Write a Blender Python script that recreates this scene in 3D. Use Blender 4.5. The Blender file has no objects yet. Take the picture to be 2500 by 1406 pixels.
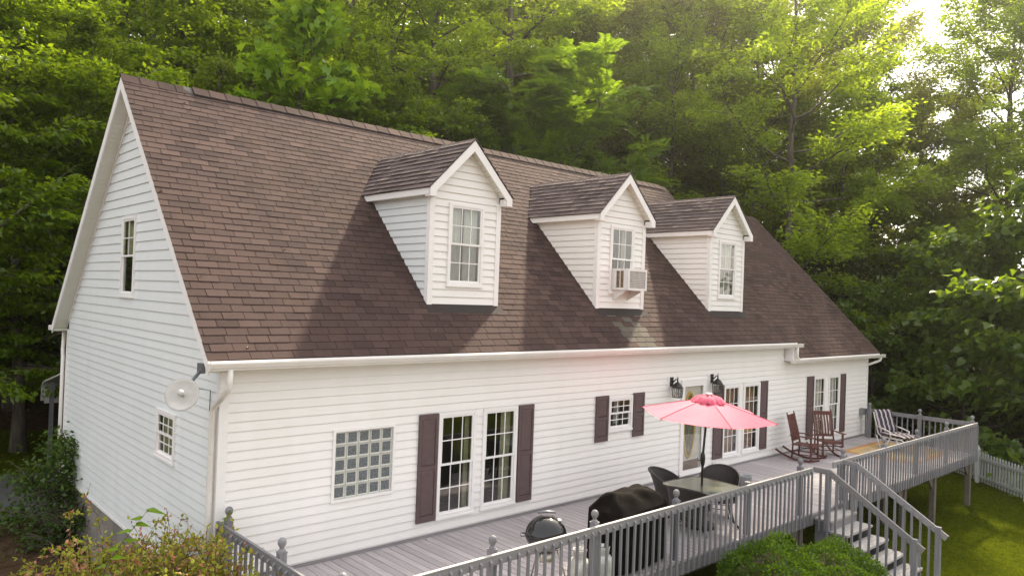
import bpy, math, random
import numpy as np
from mathutils import Matrix, Vector
rnd = random.Random(7)
NPR = np.random.RandomState(11)
R = math.radians
sc = bpy.context.scene
COL = sc.collection

# ------------------------------------------------------------------ camera, sky, sun, exposure
CAM = Vector((-3.9074, -9.8794, 3.9619)); YAW, PITCH, ROLL, FPX = 0.7408, 0.0109, 0.0363, 1831.78
def cam_axes():
    cy, sy, cp, sp = math.cos(YAW), math.sin(YAW), math.cos(PITCH), math.sin(PITCH)
    f = Vector((sy*cp, cy*cp, sp)); r = Vector((cy, -sy, 0)); u = r.cross(f)
    return (r*math.cos(ROLL)+u*math.sin(ROLL), u*math.cos(ROLL)-r*math.sin(ROLL), f)
RR, UU, FF = cam_axes()
cd = bpy.data.cameras.new('camera'); cam = bpy.data.objects.new('camera', cd); COL.objects.link(cam)
cd.sensor_width = 36; cd.lens = FPX/2500*36; cd.clip_end = 2000
cam.matrix_world = Matrix(((RR.x, UU.x, -FF.x, CAM.x), (RR.y, UU.y, -FF.y, CAM.y), (RR.z, UU.z, -FF.z, CAM.z), (0, 0, 0, 1)))
sc.camera = cam
SUN_EL, SUN_AZ = R(43.0), R(62.6)          # azimuth from +y towards +x
world = bpy.data.worlds.new('World'); sc.world = world; world.use_nodes = True
wn = world.node_tree; bg = wn.nodes['Background']
sky = wn.nodes.new('ShaderNodeTexSky'); sky.sky_type = 'NISHITA'; sky.sun_disc = False
sky.sun_elevation = SUN_EL; sky.sun_rotation = SUN_AZ; sky.dust_density = 4.0; sky.air_density = 1.0; sky.ozone_density = 1.0
# thin bright haze over the whole sky: the blue is washed towards a warm white, evenly in every direction
hz = wn.nodes.new('ShaderNodeMix'); hz.data_type = 'RGBA'; hz.inputs[0].default_value = .55
wn.links.new(sky.outputs[0], hz.inputs[6]); hz.inputs[7].default_value = (7.1, 6.65, 6.0, 1)
wn.links.new(hz.outputs[2], bg.inputs[0]); bg.inputs[1].default_value = 0.15
sl = bpy.data.lights.new('sun', 'SUN'); sl.energy = 5.0; sl.angle = R(2.0); sl.color = (1.0, 0.87, 0.66)
sun = bpy.data.objects.new('sun', sl); COL.objects.link(sun)
sd = Vector((math.sin(SUN_AZ)*math.cos(SUN_EL), math.cos(SUN_AZ)*math.cos(SUN_EL), math.sin(SUN_EL)))
sun.rotation_euler = sd.to_track_quat('Z', 'Y').to_euler(); sun.location = (20, 10, 30)
sc.view_settings.view_transform = 'Standard'; sc.view_settings.look = 'None'
sc.view_settings.exposure = 1.22; sc.view_settings.gamma = 1.0; sc.view_settings.use_curve_mapping = False
sc.cycles.max_bounces = 8; sc.cycles.diffuse_bounces = 4; sc.cycles.transparent_max_bounces = 12
sc.cycles.use_denoising = True; sc.cycles.sample_clamp_indirect = 4.0

def px_project(P):
    d = Vector(P)-CAM; z = d.dot(FF)
    return (1250+FPX*d.dot(RR)/z, 703-FPX*d.dot(UU)/z, z)
def polar(az, d): return CAM.x+d*math.sin(R(az)), CAM.y+d*math.cos(R(az))

# ------------------------------------------------------------------ materials
def newmat(name):
    m = bpy.data.materials.new(name); m.use_nodes = True
    nt = m.node_tree; return m, nt, nt.nodes['Principled BSDF']
def N(nt, t, **k):
    n = nt.nodes.new(t)
    for a, b in k.items(): setattr(n, a, b)
    return n
def mixcol(nt, fac, a, b, blend='MIX'):
    n = N(nt, 'ShaderNodeMix', data_type='RGBA', blend_type=blend)
    for i, v in ((0, fac), (6, a), (7, b)):
        if hasattr(v, 'links'): nt.links.new(v, n.inputs[i])
        elif v is not None: n.inputs[i].default_value = v if i == 0 else (*v, 1) if len(v) == 3 else v
    return n.outputs[2]
def ramp(nt, src, p0, p1, c0=(0, 0, 0, 1), c1=(1, 1, 1, 1)):
    r = N(nt, 'ShaderNodeValToRGB'); e = r.color_ramp.elements
    e[0].position, e[1].position = p0, p1; e[0].color, e[1].color = c0, c1
    nt.links.new(src, r.inputs[0]); return r.outputs[0]
def noise(nt, scale, detail=4, vec=None, rough=.55):
    n = N(nt, 'ShaderNodeTexNoise'); n.inputs['Scale'].default_value = scale; n.inputs['Detail'].default_value = detail
    n.inputs['Roughness'].default_value = rough
    if vec is None: vec = N(nt, 'ShaderNodeNewGeometry').outputs['Position']
    nt.links.new(vec, n.inputs['Vector']); return n.outputs[0]
def scaled(nt, s):
    g = N(nt, 'ShaderNodeNewGeometry'); v = N(nt, 'ShaderNodeVectorMath', operation='MULTIPLY')
    nt.links.new(g.outputs['Position'], v.inputs[0]); v.inputs[1].default_value = s; return v.outputs[0]
def bump(nt, bs, h, strength, dist=.01):
    b = N(nt, 'ShaderNodeBump'); b.inputs['Strength'].default_value = strength; b.inputs['Distance'].default_value = dist
    nt.links.new(h, b.inputs['Height']); nt.links.new(b.outputs[0], bs.inputs['Normal'])
def simple(name, col, rough=.5, metal=0, var=.12, vs=6, spec=.5, bmp=0, bs_=60):
    m, nt, b = newmat(name)
    b.inputs['Roughness'].default_value = rough; b.inputs['Metallic'].default_value = metal
    b.inputs['Specular IOR Level'].default_value = spec
    f = noise(nt, vs)
    c0 = tuple(c*(1-var) for c in col); c1 = tuple(min(1, c*(1+var)) for c in col)
    nt.links.new(mixcol(nt, ramp(nt, f, .3, .7), c0, c1), b.inputs['Base Color'])
    if bmp: bump(nt, b, noise(nt, bs_, 3), bmp)
    return m
def rand_src(nt, island=False):
    return N(nt, 'ShaderNodeNewGeometry').outputs['Random Per Island'] if island else N(nt, 'ShaderNodeObjectInfo').outputs['Random']

# white vinyl siding: faint dirt streaks and a fine grain
def siding_mat(name, col, dirt):
    m, nt, b = newmat(name)
    b.inputs['Roughness'].default_value = .42; b.inputs['Specular IOR Level'].default_value = .35
    big = ramp(nt, noise(nt, .9, 5), .45, .75)
    st = ramp(nt, noise(nt, 1.0, 4, scaled(nt, (3.5, 3.5, .35))), .42, .8)
    c = mixcol(nt, big, col, tuple(a*b_ for a, b_ in zip(col, (.96, .965, .95))))
    c = mixcol(nt, st, c, tuple(a*b_ for a, b_ in zip(col, (1-dirt*.8, 1-dirt*.6, 1-dirt))))
    nt.links.new(c, b.inputs['Base Color'])
    bump(nt, b, noise(nt, 1, 3, scaled(nt, (2, 2, 30))), .06, .004)
    return m
M_SIDE = siding_mat('white_vinyl_siding', (.815, .79, .77), .06)
M_SIDE_SHADE = siding_mat('shaded_vinyl_siding', (.73, .755, .765), .07)  # left-facing siding: bluish sky shade put into the colour, besides the dirt
M_TRIM = simple('white_trim', (.82, .80, .785), .4, var=.03, vs=2, spec=.35)
M_GUT = simple('cream_gutter', (.74, .71, .67), .35, var=.05, vs=3)
M_SOFF = siding_mat('soffit_panel', (.78, .78, .70), .12)
def shingle_mat(name, island, dark, light, warm):
    m, nt, b = newmat(name)
    b.inputs['Roughness'].default_value = .92; b.inputs['Specular IOR Level'].default_value = .2
    c = mixcol(nt, ramp(nt, rand_src(nt, island), .05, .95), tuple(a*.82 for a in dark), tuple(a*1.12 for a in light))
    blot = ramp(nt, noise(nt, .8, 4), .42, .68)
    c = mixcol(nt, blot, c, tuple(a*.78 for a in light))
    st = ramp(nt, noise(nt, 1.0, 5, scaled(nt, (1.6, .22, .22))), .5, .78)
    stf = N(nt, 'ShaderNodeMath', operation='MULTIPLY'); nt.links.new(st, stf.inputs[0]); stf.inputs[1].default_value = .55
    c = mixcol(nt, stf.outputs[0], c, tuple(a*.55 for a in dark))
    w = ramp(nt, noise(nt, 2.2, 3), .55, .8)
    wf = N(nt, 'ShaderNodeMath', operation='MULTIPLY'); nt.links.new(w, wf.inputs[0]); wf.inputs[1].default_value = .4
    c = mixcol(nt, wf.outputs[0], c, warm)
    gr = noise(nt, 160, 2)
    c = mixcol(nt, .35, c, mixcol(nt, ramp(nt, gr, .3, .7), tuple(a*.4 for a in dark), tuple(a*1.7 for a in light)))
    nt.links.new(c, b.inputs['Base Color']); bump(nt, b, gr, .5, .004)
    return m
SH_D, SH_L, SH_W = (.031, .0205, .020), (.082, .052, .046), (.112, .066, .042)
M_SH = shingle_mat('brown_asphalt_shingle', False, SH_D, SH_L, SH_W)
M_SHI = shingle_mat('brown_asphalt_shingle_field', True, SH_D, SH_L, SH_W)
M_SHD = shingle_mat('grey_brown_laminated_shingle', True, (.060, .047, .048), (.155, .120, .114), (.13, .10, .085))
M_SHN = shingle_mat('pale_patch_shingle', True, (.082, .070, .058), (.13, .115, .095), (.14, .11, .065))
M_FELT = simple('dark_roof_deck', (.03, .024, .022), .9)
M_SHUT = simple('brown_shutter_paint', (.108, .074, .074), .6, var=.1, vs=12, spec=.3, bmp=.1)
M_DARK = simple('dark_interior', (.018, .017, .016), .9)
M_CURT = simple('pale_curtain', (.55, .55, .50), .9, var=.1, vs=9)
M_CURT_G = simple('green_gold_curtain', (.33, .33, .2), .9, var=.25, vs=9)
M_BLIND = simple('brown_blind', (.22, .12, .06), .6)
def glass(name, tint, refl):
    m = bpy.data.materials.new(name); m.use_nodes = True; nt = m.node_tree; nt.nodes.clear()
    o = N(nt, 'ShaderNodeOutputMaterial'); mx = N(nt, 'ShaderNodeMixShader'); t = N(nt, 'ShaderNodeBsdfTransparent'); g = N(nt, 'ShaderNodeBsdfGlossy')
    t.inputs[0].default_value = (*tint, 1); g.inputs['Roughness'].default_value = .02
    lw = N(nt, 'ShaderNodeLayerWeight'); lw.inputs['Blend'].default_value = .35
    r = ramp(nt, lw.outputs['Facing'], 0, 1, (refl, refl, refl, 1), (.6, .6, .6, 1)); nt.links.new(r, mx.inputs[0])
    nt.links.new(t.outputs[0], mx.inputs[1]); nt.links.new(g.outputs[0], mx.inputs[2]); nt.links.new(mx.outputs[0], o.inputs[0])
    return m
M_GLASS = glass('window_glass', (.93, .95, .94), .06)
M_SCREEN = glass('window_screen', (.68, .68, .69), .03)
m, nt, b = newmat('glass_block'); M_GBLK = m
b.inputs['Roughness'].default_value = .12
gn = noise(nt, 38, 3)
nt.links.new(mixcol(nt, ramp(nt, gn, .35, .7), (.075, .088, .094), (.19, .21, .215)), b.inputs['Base Color']); bump(nt, b, gn, .8, .02)
def wood_paint(name, col, axis, island=False, wear=.2, rough=.6):
    m, nt, b = newmat(name)
    b.inputs['Roughness'].default_value = rough; b.inputs['Specular IOR Level'].default_value = .3
    s = [3, 3, 3]; s = [40 if i != axis else 1.6 for i in range(3)]
    g = noise(nt, 1.0, 4, scaled(nt, s))
    rv = rand_src(nt, island)
    c = mixcol(nt, rv, tuple(a*.80 for a in col), tuple(a*1.13 for a in col))
    c = mixcol(nt, ramp(nt, g, .35, .75), c, tuple(a*.72 for a in col))
    w = ramp(nt, noise(nt, 2.5, 6), .52, .75)
    wf = N(nt, 'ShaderNodeMath', operation='MULTIPLY'); nt.links.new(w, wf.inputs[0]); wf.inputs[1].default_value = wear
    c = mixcol(nt, wf.outputs[0], c, (.30, .25, .21))
    nt.links.new(c, b.inputs['Base Color']); bump(nt, b, g, .25, .004)
    return m
M_PLANK = wood_paint('grey_deck_paint', (.47, .43, .445), 1, wear=.22)
M_RAIL = wood_paint('grey_rail_paint', (.275, .262, .268), 0, wear=.25)
M_RAILV = wood_paint('grey_post_paint', (.225, .222, .24), 2, wear=.2)
M_TREAD = wood_paint('worn_tread_paint', (.47, .445, .43), 0, wear=.35)
M_JOIST = wood_paint('weathered_timber', (.15, .125, .105), 2, wear=.4)
M_CONC = simple('grey_concrete_block', (.20, .185, .165), .9, var=.25, vs=2.5, bmp=.4)
M_BLK = simple('black_metal', (.012, .011, .011), .4, var=.2)
M_ENAM = simple('black_enamel', (.008, .008, .009), .09, var=.05, spec=.6)
M_ALU = simple('ash_catcher_metal', (.46, .43, .38), .35, metal=.85, var=.15)
M_COVER = simple('black_vinyl_cover', (.0075, .0062, .0055), .85, var=.35, spec=.04, vs=5, bmp=.3, bs_=25)
M_TANK = simple('dirty_white_tank', (.55, .55, .52), .4, var=.25, vs=7)
M_RUST = simple('rusty_stain', (.28, .2, .12), .8, var=.4, vs=9)
M_WICK = simple('dark_wicker', (.03, .026, .024), .5, var=.4, vs=40, bmp=1.0, bs_=110)
M_ROCK = simple('maroon_rocker_paint', (.105, .034, .026), .45, var=.25, vs=14)
m, nt, b = newmat('pink_canopy'); M_PINK = m
b.inputs['Roughness'].default_value = .8
nt.links.new(mixcol(nt, ramp(nt, noise(nt, 1.6, 5), .35, .7), (.70, .115, .175), (.76, .15, .21)), b.inputs['Base Color'])
M_PINKD = simple('faded_red_vent', (.55, .085, .15), .8, var=.35, vs=14)
m = bpy.data.materials.new('frosted_table_glass'); m.use_nodes = True; M_TGLASS = m
b = m.node_tree.nodes['Principled BSDF']; b.inputs['Roughness'].default_value = .18
nt = m.node_tree
nt.links.new(mixcol(nt, ramp(nt, noise(nt, 3, 4), .35, .7), (.13, .16, .12), (.27, .26, .19)), b.inputs['Base Color'])
b.inputs['Alpha'].default_value = .82
M_WHITE = simple('white_resin', (.6, .59, .58), .35, var=.04)
def stripes(name, axis, period, c0, c1):
    m, nt, b = newmat(name); b.inputs['Roughness'].default_value = .9
    tc = N(nt, 'ShaderNodeTexCoord'); sp = N(nt, 'ShaderNodeSeparateXYZ'); nt.links.new(tc.outputs['Object'], sp.inputs[0])
    mm = N(nt, 'ShaderNodeMath', operation='MULTIPLY'); mm.inputs[1].default_value = 2*math.pi/period; nt.links.new(sp.outputs[axis], mm.inputs[0])
    s = N(nt, 'ShaderNodeMath', operation='SINE'); nt.links.new(mm.outputs[0], s.inputs[0])
    f = ramp(nt, s.outputs[0], .42, .5); nt.links.new(mixcol(nt, f, c0, c1), b.inputs['Base Color']); return m
M_STRIPE = stripes('striped_cushion', 0, .15, (.035, .03, .04), (.42, .36, .38))
M_RUG = simple('tan_rug', (.42, .31, .17), .95, var=.2, vs=3, bmp=.3)
M_RUGB = simple('orange_rug_border', (.44, .235, .11), .95, var=.2, vs=6)
M_RUGB2 = simple('gold_rug_line', (.52, .34, .12), .95, var=.2, vs=6)
M_DISH = simple('grey_dish', (.47, .46, .43), .5, var=.12, vs=5)
M_STEEL = simple('grey_steel', (.19, .20, .22), .45, metal=.5, var=.1)
M_DOOR = simple('pale_door_paint', (.62, .60, .54), .5, var=.05, vs=2)
M_GOLD = simple('amber_oval_trim', (.55, .36, .075), .35, var=.1)
M_LEAD = simple('leaded_glass', (.10, .115, .10), .15, var=.5, vs=20)
M_LEADC = simple('lead_came', (.36, .32, .17), .4)
M_KICK = simple('bronze_kick_plate', (.16, .10, .06), .4, var=.1)
M_LAMPG = glass('lantern_glass', (.75, .75, .74), .12)
M_ACG = simple('condenser_fins', (.20, .14, .08), .5, var=.5, vs=12)
M_ACB = simple('ac_casing', (.70, .69, .67), .4, var=.06)
M_FENCE = wood_paint('pale_grey_picket_paint', (.42, .43, .42), 2, wear=.2)
M_PIPE = simple('grey_pail', (.30, .31, .33), .5)
# bark
m, nt, b = newmat('bark'); M_BARK = m
b.inputs['Roughness'].default_value = .95
bn = noise(nt, 1.0, 6, scaled(nt, (7, 7, 1.2)))
nt.links.new(mixcol(nt, ramp(nt, bn, .3, .7), (.045, .036, .028), (.155, .13, .105)), b.inputs['Base Color']); bump(nt, b, bn, .8, .05)
M_TWIG = simple('twig', (.09, .06, .04), .9)
# leaves: diffuse + translucent, each leaf and each clump its own tint
def leaf_mat(name, dark, light, trans, tfac=.45, clump=.7, gloss=.025):
    m = bpy.data.materials.new(name); m.use_nodes = True; nt = m.node_tree; nt.nodes.clear()
    o = N(nt, 'ShaderNodeOutputMaterial')
    isl = rand_src(nt, True); ob = rand_src(nt, False)
    c = mixcol(nt, isl, dark, light)
    cl = ramp(nt, noise(nt, clump, 3), .38, .64)
    clf = N(nt, 'ShaderNodeMath', operation='MULTIPLY'); nt.links.new(cl, clf.inputs[0]); clf.inputs[1].default_value = .55
    c = mixcol(nt, clf.outputs[0], c, light)
    obf = N(nt, 'ShaderNodeMath', operation='MULTIPLY'); nt.links.new(ob, obf.inputs[0]); obf.inputs[1].default_value = .5
    c = mixcol(nt, obf.outputs[0], c, tuple(a*b_ for a, b_ in zip(dark, (.9, .85, 1.0))))
    d = N(nt, 'ShaderNodeBsdfDiffuse'); t = N(nt, 'ShaderNodeBsdfTranslucent'); g = N(nt, 'ShaderNodeBsdfGlossy'); g.inputs['Roughness'].default_value = .35
    tc = mixcol(nt, isl, tuple(a*.6 for a in trans), trans)
    nt.links.new(c, d.inputs[0]); nt.links.new(tc, t.inputs[0])
    m1 = N(nt, 'ShaderNodeMixShader'); m1.inputs[0].default_value = tfac; nt.links.new(d.outputs[0], m1.inputs[1]); nt.links.new(t.outputs[0], m1.inputs[2])
    m2 = N(nt, 'ShaderNodeMixShader'); m2.inputs[0].default_value = gloss; nt.links.new(m1.outputs[0], m2.inputs[1]); nt.links.new(g.outputs[0], m2.inputs[2])
    nt.links.new(m2.outputs[0], o.inputs[0]); return m
L_BEECH = leaf_mat('beech_leaf', (.040, .088, .005), (.160, .250, .009), (.44, .60, .012), .5)
L_OAK = leaf_mat('oak_leaf', (.030, .048, .007), (.085, .110, .014), (.48, .56, .02), .5)
L_SYC = leaf_mat('sycamore_leaf', (.090, .185, .008), (.21, .36, .014), (.46, .66, .02), .45)
L_MIM = leaf_mat('mimosa_leaf', (.060, .145, .008), (.17, .29, .012), (.36, .54, .02), .45)
L_CAT = leaf_mat('catalpa_leaf', (.045, .088, .014), (.12, .185, .028), (.38, .54, .02), .42, gloss=.035)
L_YEL = leaf_mat('birch_leaf', (.085, .115, .012), (.17, .23, .02), (.36, .48, .02), .45)
L_LIT = leaf_mat('backlit_leaf', (.085, .130, .006), (.18, .26, .012), (.62, .80, .02), .57)
L_BOX = leaf_mat('boxwood_leaf', (.020, .050, .005), (.085, .165, .008), (.2, .34, .01), .3, clump=3)
L_SHR = leaf_mat('dark_shrub_leaf', (.030, .070, .010), (.085, .150, .020), (.18, .28, .02), .35)
L_ABG = leaf_mat('abelia_green_leaf', (.16, .20, .010), (.46, .47, .05), (.5, .5, .05), .4, clump=3)
L_ABR = leaf_mat('abelia_pink_leaf', (.42, .13, .07), (.66, .34, .22), (.5, .2, .1), .35, clump=3)
L_GRS = leaf_mat('grass_blade', (.042, .068, .003), (.110, .130, .006), (.24, .30, .008), .3, clump=1.2, gloss=.005)
L_UND = leaf_mat('undergrowth_leaf', (.018, .034, .007), (.055, .085, .014), (.16, .24, .015), .35)

# ------------------------------------------------------------------ mesh builder
class MB:
    def __init__(s): s.v = []; s.f = []; s.mi = []; s.sm = []
    def add(s, vs, fs, mi=0, sm=False):
        o = len(s.v); s.v += [tuple(x) for x in vs]
        for f in fs: s.f.append(tuple(i+o for i in f)); s.mi.append(mi); s.sm.append(sm)
        return s
    def box(s, x0, x1, y0, y1, z0, z1, mi=0, T=None):
        vs = [(x, y, z) for z in (z0, z1) for x, y in ((x0, y0), (x1, y0), (x1, y1), (x0, y1))]
        if T: vs = [T(*q) for q in vs]
        return s.add(vs, [(3, 2, 1, 0), (4, 5, 6, 7), (0, 1, 5, 4), (1, 2, 6, 5), (2, 3, 7, 6), (3, 0, 4, 7)], mi)
    def beam(s, a, b, w, h, up=(0, 0, 1), mi=0):
        a, b, up = Vector(a), Vector(b), Vector(up); d = (b-a).normalized(); x = d.cross(up).normalized()*w/2; y = x.cross(d).normalized()*h/2
        vs = [p+sx*x+sy*y for p in (a, b) for sx, sy in ((-1, -1), (1, -1), (1, 1), (-1, 1))]
        return s.add(vs, [(3, 2, 1, 0), (4, 5, 6, 7), (0, 1, 5, 4), (1, 2, 6, 5), (2, 3, 7, 6), (3, 0, 4, 7)], mi)
    def tube(s, pts, rad, n=8, mi=0, cap=True):
        pts = [Vector(p) for p in pts]; k = len(pts)
        rad = [float(rad)]*k if not hasattr(rad, '__len__') else [float(q) for q in rad]
        vs = []; ref = None
        for i, p in enumerate(pts):
            d = (pts[min(i+1, k-1)]-pts[max(i-1, 0)]).normalized()
            if ref is None: ref = d.orthogonal().normalized()
            x = (ref-d*ref.dot(d)); x = x.normalized() if x.length > 1e-6 else d.orthogonal().normalized(); ref = x; y = d.cross(x)
            for j in range(n):
                a = 2*math.pi*j/n; vs.append(p+rad[i]*(x*math.cos(a)+y*math.sin(a)))
        fs = [(i*n+j, i*n+(j+1) % n, (i+1)*n+(j+1) % n, (i+1)*n+j) for i in range(k-1) for j in range(n)]
        if cap: fs += [tuple(range(n-1, -1, -1)), tuple((k-1)*n+j for j in range(n))]
        return s.add(vs, fs, mi, n > 4)
    def lathe(s, prof, c=(0, 0, 0), n=20, mi=0, sm=True, a0=0, a1=2*math.pi, sx=1, sy=1):
        full = abs(a1-a0-2*math.pi) < 1e-6; m_ = n if full else n+1
        vs = [(c[0]+r*sx*math.cos(a0+(a1-a0)*j/n), c[1]+r*sy*math.sin(a0+(a1-a0)*j/n), c[2]+z) for r, z in prof for j in range(m_)]
        fs = []
        for i in range(len(prof)-1):
            for j in range(n):
                j2 = (j+1) % m_ if full else j+1
                fs.append((i*m_+j, i*m_+j2, (i+1)*m_+j2, (i+1)*m_+j))
        return s.add(vs, fs, mi, sm)
    def extr(s, poly, f0, f1, mi=0):
        n = len(poly); vs = [f0(*q) for q in poly]+[f1(*q) for q in poly]
        return s.add(vs, [tuple(range(n-1, -1, -1)), tuple(range(n, 2*n))]+[(i, (i+1) % n, n+(i+1) % n, n+i) for i in range(n)], mi)
    def mesh(s, name, mats):
        me = bpy.data.meshes.new(name); me.from_pydata(s.v, [], s.f)
        for mm in (mats if isinstance(mats, (list, tuple)) else [mats]): me.materials.append(mm)
        me.polygons.foreach_set('material_index', s.mi); me.polygons.foreach_set('use_smooth', s.sm); me.update(); return me
    def build(s, name, mats, parent=None): return put(name, s.mesh(name, mats), parent)
ORIG = {}
def put(name, me, parent=None, M=None):
    o = bpy.data.objects.new(name, me); COL.objects.link(o)
    if parent is not None:
        o.parent = parent
        w = ORIG.get(parent.name)
        if w is not None: o.matrix_parent_inverse = Matrix.Translation(w).inverted()
    if M is not None: o.matrix_basis = M
    return o
def thing(name, label, cat, loc=(0, 0, 0), group=None):
    o = bpy.data.objects.new(name, None); COL.objects.link(o); o.location = loc; o.empty_display_size = .2
    ORIG[o.name] = Vector(loc); tag(o, label, cat, group); return o
def tag(o, label, cat, group=None, kind=None):
    if label: o['label'] = label
    if cat: o['category'] = cat
    if group: o['group'] = group
    if kind: o['kind'] = kind
    return o
def local_thing(name, label, cat, group=None):
    o = bpy.data.objects.new(name, None); COL.objects.link(o); o.empty_display_size = .2; tag(o, label, cat, group); return o
def place(o, loc, rz=0, sc_=1):
    o.location = loc; o.rotation_euler = (0, 0, rz); o.scale = (sc_,)*3 if not hasattr(sc_, '__len__') else sc_
def dup(root, label, group=None):
    r = root.copy(); COL.objects.link(r); r['label'] = label
    if group: r['group'] = group
    for ch in root.children:
        c = ch.copy(); COL.objects.link(c); c.parent = r
        for g in ch.children:
            d = g.copy(); COL.objects.link(d); d.parent = c
    return r
def np_mesh(name, V, F, mats, mi=None, smooth=False):
    """V (n,3), F list of equal-size face index array (m,k)"""
    me = bpy.data.meshes.new(name); V = np.asarray(V, np.float32); F = np.asarray(F, np.int32)
    me.vertices.add(len(V)); me.vertices.foreach_set('co', V.ravel())
    k = F.shape[1]; me.loops.add(F.size); me.loops.foreach_set('vertex_index', F.ravel())
    me.polygons.add(len(F)); me.polygons.foreach_set('loop_start', np.arange(len(F), dtype=np.int32)*k)
    for mm in (mats if isinstance(mats, (list, tuple)) else [mats]): me.materials.append(mm)
    if mi is not None: me.polygons.foreach_set('material_index', np.asarray(mi, np.int32))
    me.update(calc_edges=True); return me

# ------------------------------------------------------------------ terrain
def hill(x, y):
    """ground height: flat yard, rising wooded slope behind the house (steeper to the left)"""
    dx, dy = x-CAM.x, y-CAM.y; az = np.degrees(np.arctan2(dx, dy)); d = np.hypot(dx, dy)
    z = -1.45+0*d
    z = z+.35*np.clip((y-6)/8, 0, 1)+.3*np.clip((3-x)/6, 0, 1)*np.clip((y-2)/8, 0, 1)-.15*np.clip((-3-y)/6, 0, 1)
    steep = np.interp(az, [-60, 5, 30, 55, 75, 110, 180], [.10, .42, .36, .20, .07, .03, .0])
    z = z+steep*np.clip(d-31, 0, 60)+.02*np.sin(x*1.3+y)*np.cos(y*.9)
    return z
ax_ = np.concatenate([np.linspace(-300, -30, 14)[:-1], np.linspace(-30, 60, 121), np.linspace(60, 300, 14)[1:]])
XX, YY = np.meshgrid(ax_, ax_, indexing='ij'); ZZ = hill(XX, YY); n_ = len(ax_)
# fall away out of sight of the frame's far slope is not needed; the sheet simply continues
I = np.arange(n_*n_).reshape(n_, n_)
F = np.stack([I[:-1, :-1].ravel(), I[1:, :-1].ravel(), I[1:, 1:].ravel(), I[:-1, 1:].ravel()], 1)
m, nt, b = newmat('lawn_and_soil'); M_GROUND = m
b.inputs['Roughness'].default_value = 1.0; b.inputs['Specular IOR Level'].default_value = .0
n1 = noise(nt, .45, 5); n2 = noise(nt, 6, 5); n3 = noise(nt, 40, 3)
gr = mixcol(nt, ramp(nt, n2, .3, .7), (.032, .048, .003), (.085, .095, .006))
so = mixcol(nt, ramp(nt, n2, .3, .7), (.050, .032, .019), (.120, .080, .050))
geo = N(nt, 'ShaderNodeNewGeometry'); sp = N(nt, 'ShaderNodeSeparateXYZ'); nt.links.new(geo.outputs['Position'], sp.inputs[0])
def mp(src, a, b_):
    r = N(nt, 'ShaderNodeMapRange'); r.inputs[1].default_value = a; r.inputs[2].default_value = b_; nt.links.new(src, r.inputs[0]); return r.outputs[0]
def mth(op, a, b_):
    q = N(nt, 'ShaderNodeMath', operation=op)
    for i, v in enumerate((a, b_)):
        if hasattr(v, 'links'): nt.links.new(v, q.inputs[i])
        else: q.inputs[i].default_value = v
    return q.outputs[0]
left = mp(sp.outputs[0], 2.5, 1.0); near = mp(sp.outputs[1], 13.2, 12.2)
bare = mth('MULTIPLY', left, near); wood = mp(sp.outputs[1], 17.5, 20.5)
right = mp(sp.outputs[0], 23.5, 26.5)
soil = mth('MAXIMUM', mth('MAXIMUM', bare, wood), right)
soil = mth('ADD', soil, mth('MULTIPLY', mth('SUBTRACT', n1, .5), .9))
nt.links.new(mixcol(nt, ramp(nt, soil, .4, .6), gr, so), b.inputs['Base Color']); bump(nt, b, n3, .8, .05)
g = put('ground', np_mesh('ground', np.stack([XX.ravel(), YY.ravel(), ZZ.ravel()], 1), F, M_GROUND)); g['kind'] = 'structure'
g.data.polygons.foreach_set('use_smooth', [True]*len(g.data.polygons))
# asphalt drive behind the house
M_ASPH = simple('worn_asphalt', (.085, .082, .09), .9, var=.2, vs=3, bmp=.3)
xs = np.linspace(-60, 60, 121); V = []; Fd = []
for i, x in enumerate(xs):
    for y in np.linspace(8.95, 12.5, 7): V.append((x, y+.12*math.sin(x*.7), float(hill(np.float64(x), np.float64(y)))+.03))
for i in range(len(xs)-1):
    for j in range(6): Fd.append((i*7+j, (i+1)*7+j, (i+1)*7+j+1, i*7+j+1))
g = put('driveway', np_mesh('driveway', V, Fd, M_ASPH)); g['kind'] = 'structure'

# ------------------------------------------------------------------ house
W, L, E, ZE, ZR, OX, LM, ZS = 8.50, 20.43, .228, 3.013, 7.514, .279, 15.31, -.19
K = (ZR-ZE)/(W/2+E); LOW = .42; XS = 15.05
house = thing('house', 'white sided house with brown shingle roof and three dormers', 'house', (L/2, W/2, -1.4))
def PF(u, z, d): return (u, -d, z)              # front wall frame, d = outward
def PB(u, z, d): return (u, W+d, z)
def PS(u, z, d): return (-d, u, z)              # left gable wall
def PE(u, z, d): return (L+d, u, z)
PROF = [(0.0, .006), (0.0005, .026), (.035, .027), (.045, .018), (.45, .016), (.47, .0235), (.52, .0235), (.54, .013), (1.0, .006)]
PROF = [(0.0, .001), (0.0, .023), (.03, .023), (.5, .014), (1.0, .002)]
def strips(P, mb, ua, ub, z0, ex, za, zb):
    """one clipped board strip; ua/ub functions of z"""
    lv = []
    for t, d in PROF: lv.append((z0+t*ex, d))
    out = []
    for i in range(len(lv)):
        z, d = lv[i]
        if za-1e-6 <= z <= zb+1e-6: out.append((z, d))
        if i+1 < len(lv):
            z2, d2 = lv[i+1]
            for c in sorted((za, zb)):
                if z < c-1e-6 and c+1e-6 < z2: out.append((c, d+(d2-d)*(c-z)/(z2-z)))
    if len(out) < 2: return
    vs = []
    for z, d in out:
        a, b_ = ua(z), ub(z)
        if b_ < a: a = b_ = (a+b_)/2
        vs += [P(a, z, d), P(b_, z, d)]
    mb.add(vs, [(2*i, 2*i+1, 2*i+3, 2*i+2) for i in range(len(out)-1)])
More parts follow.
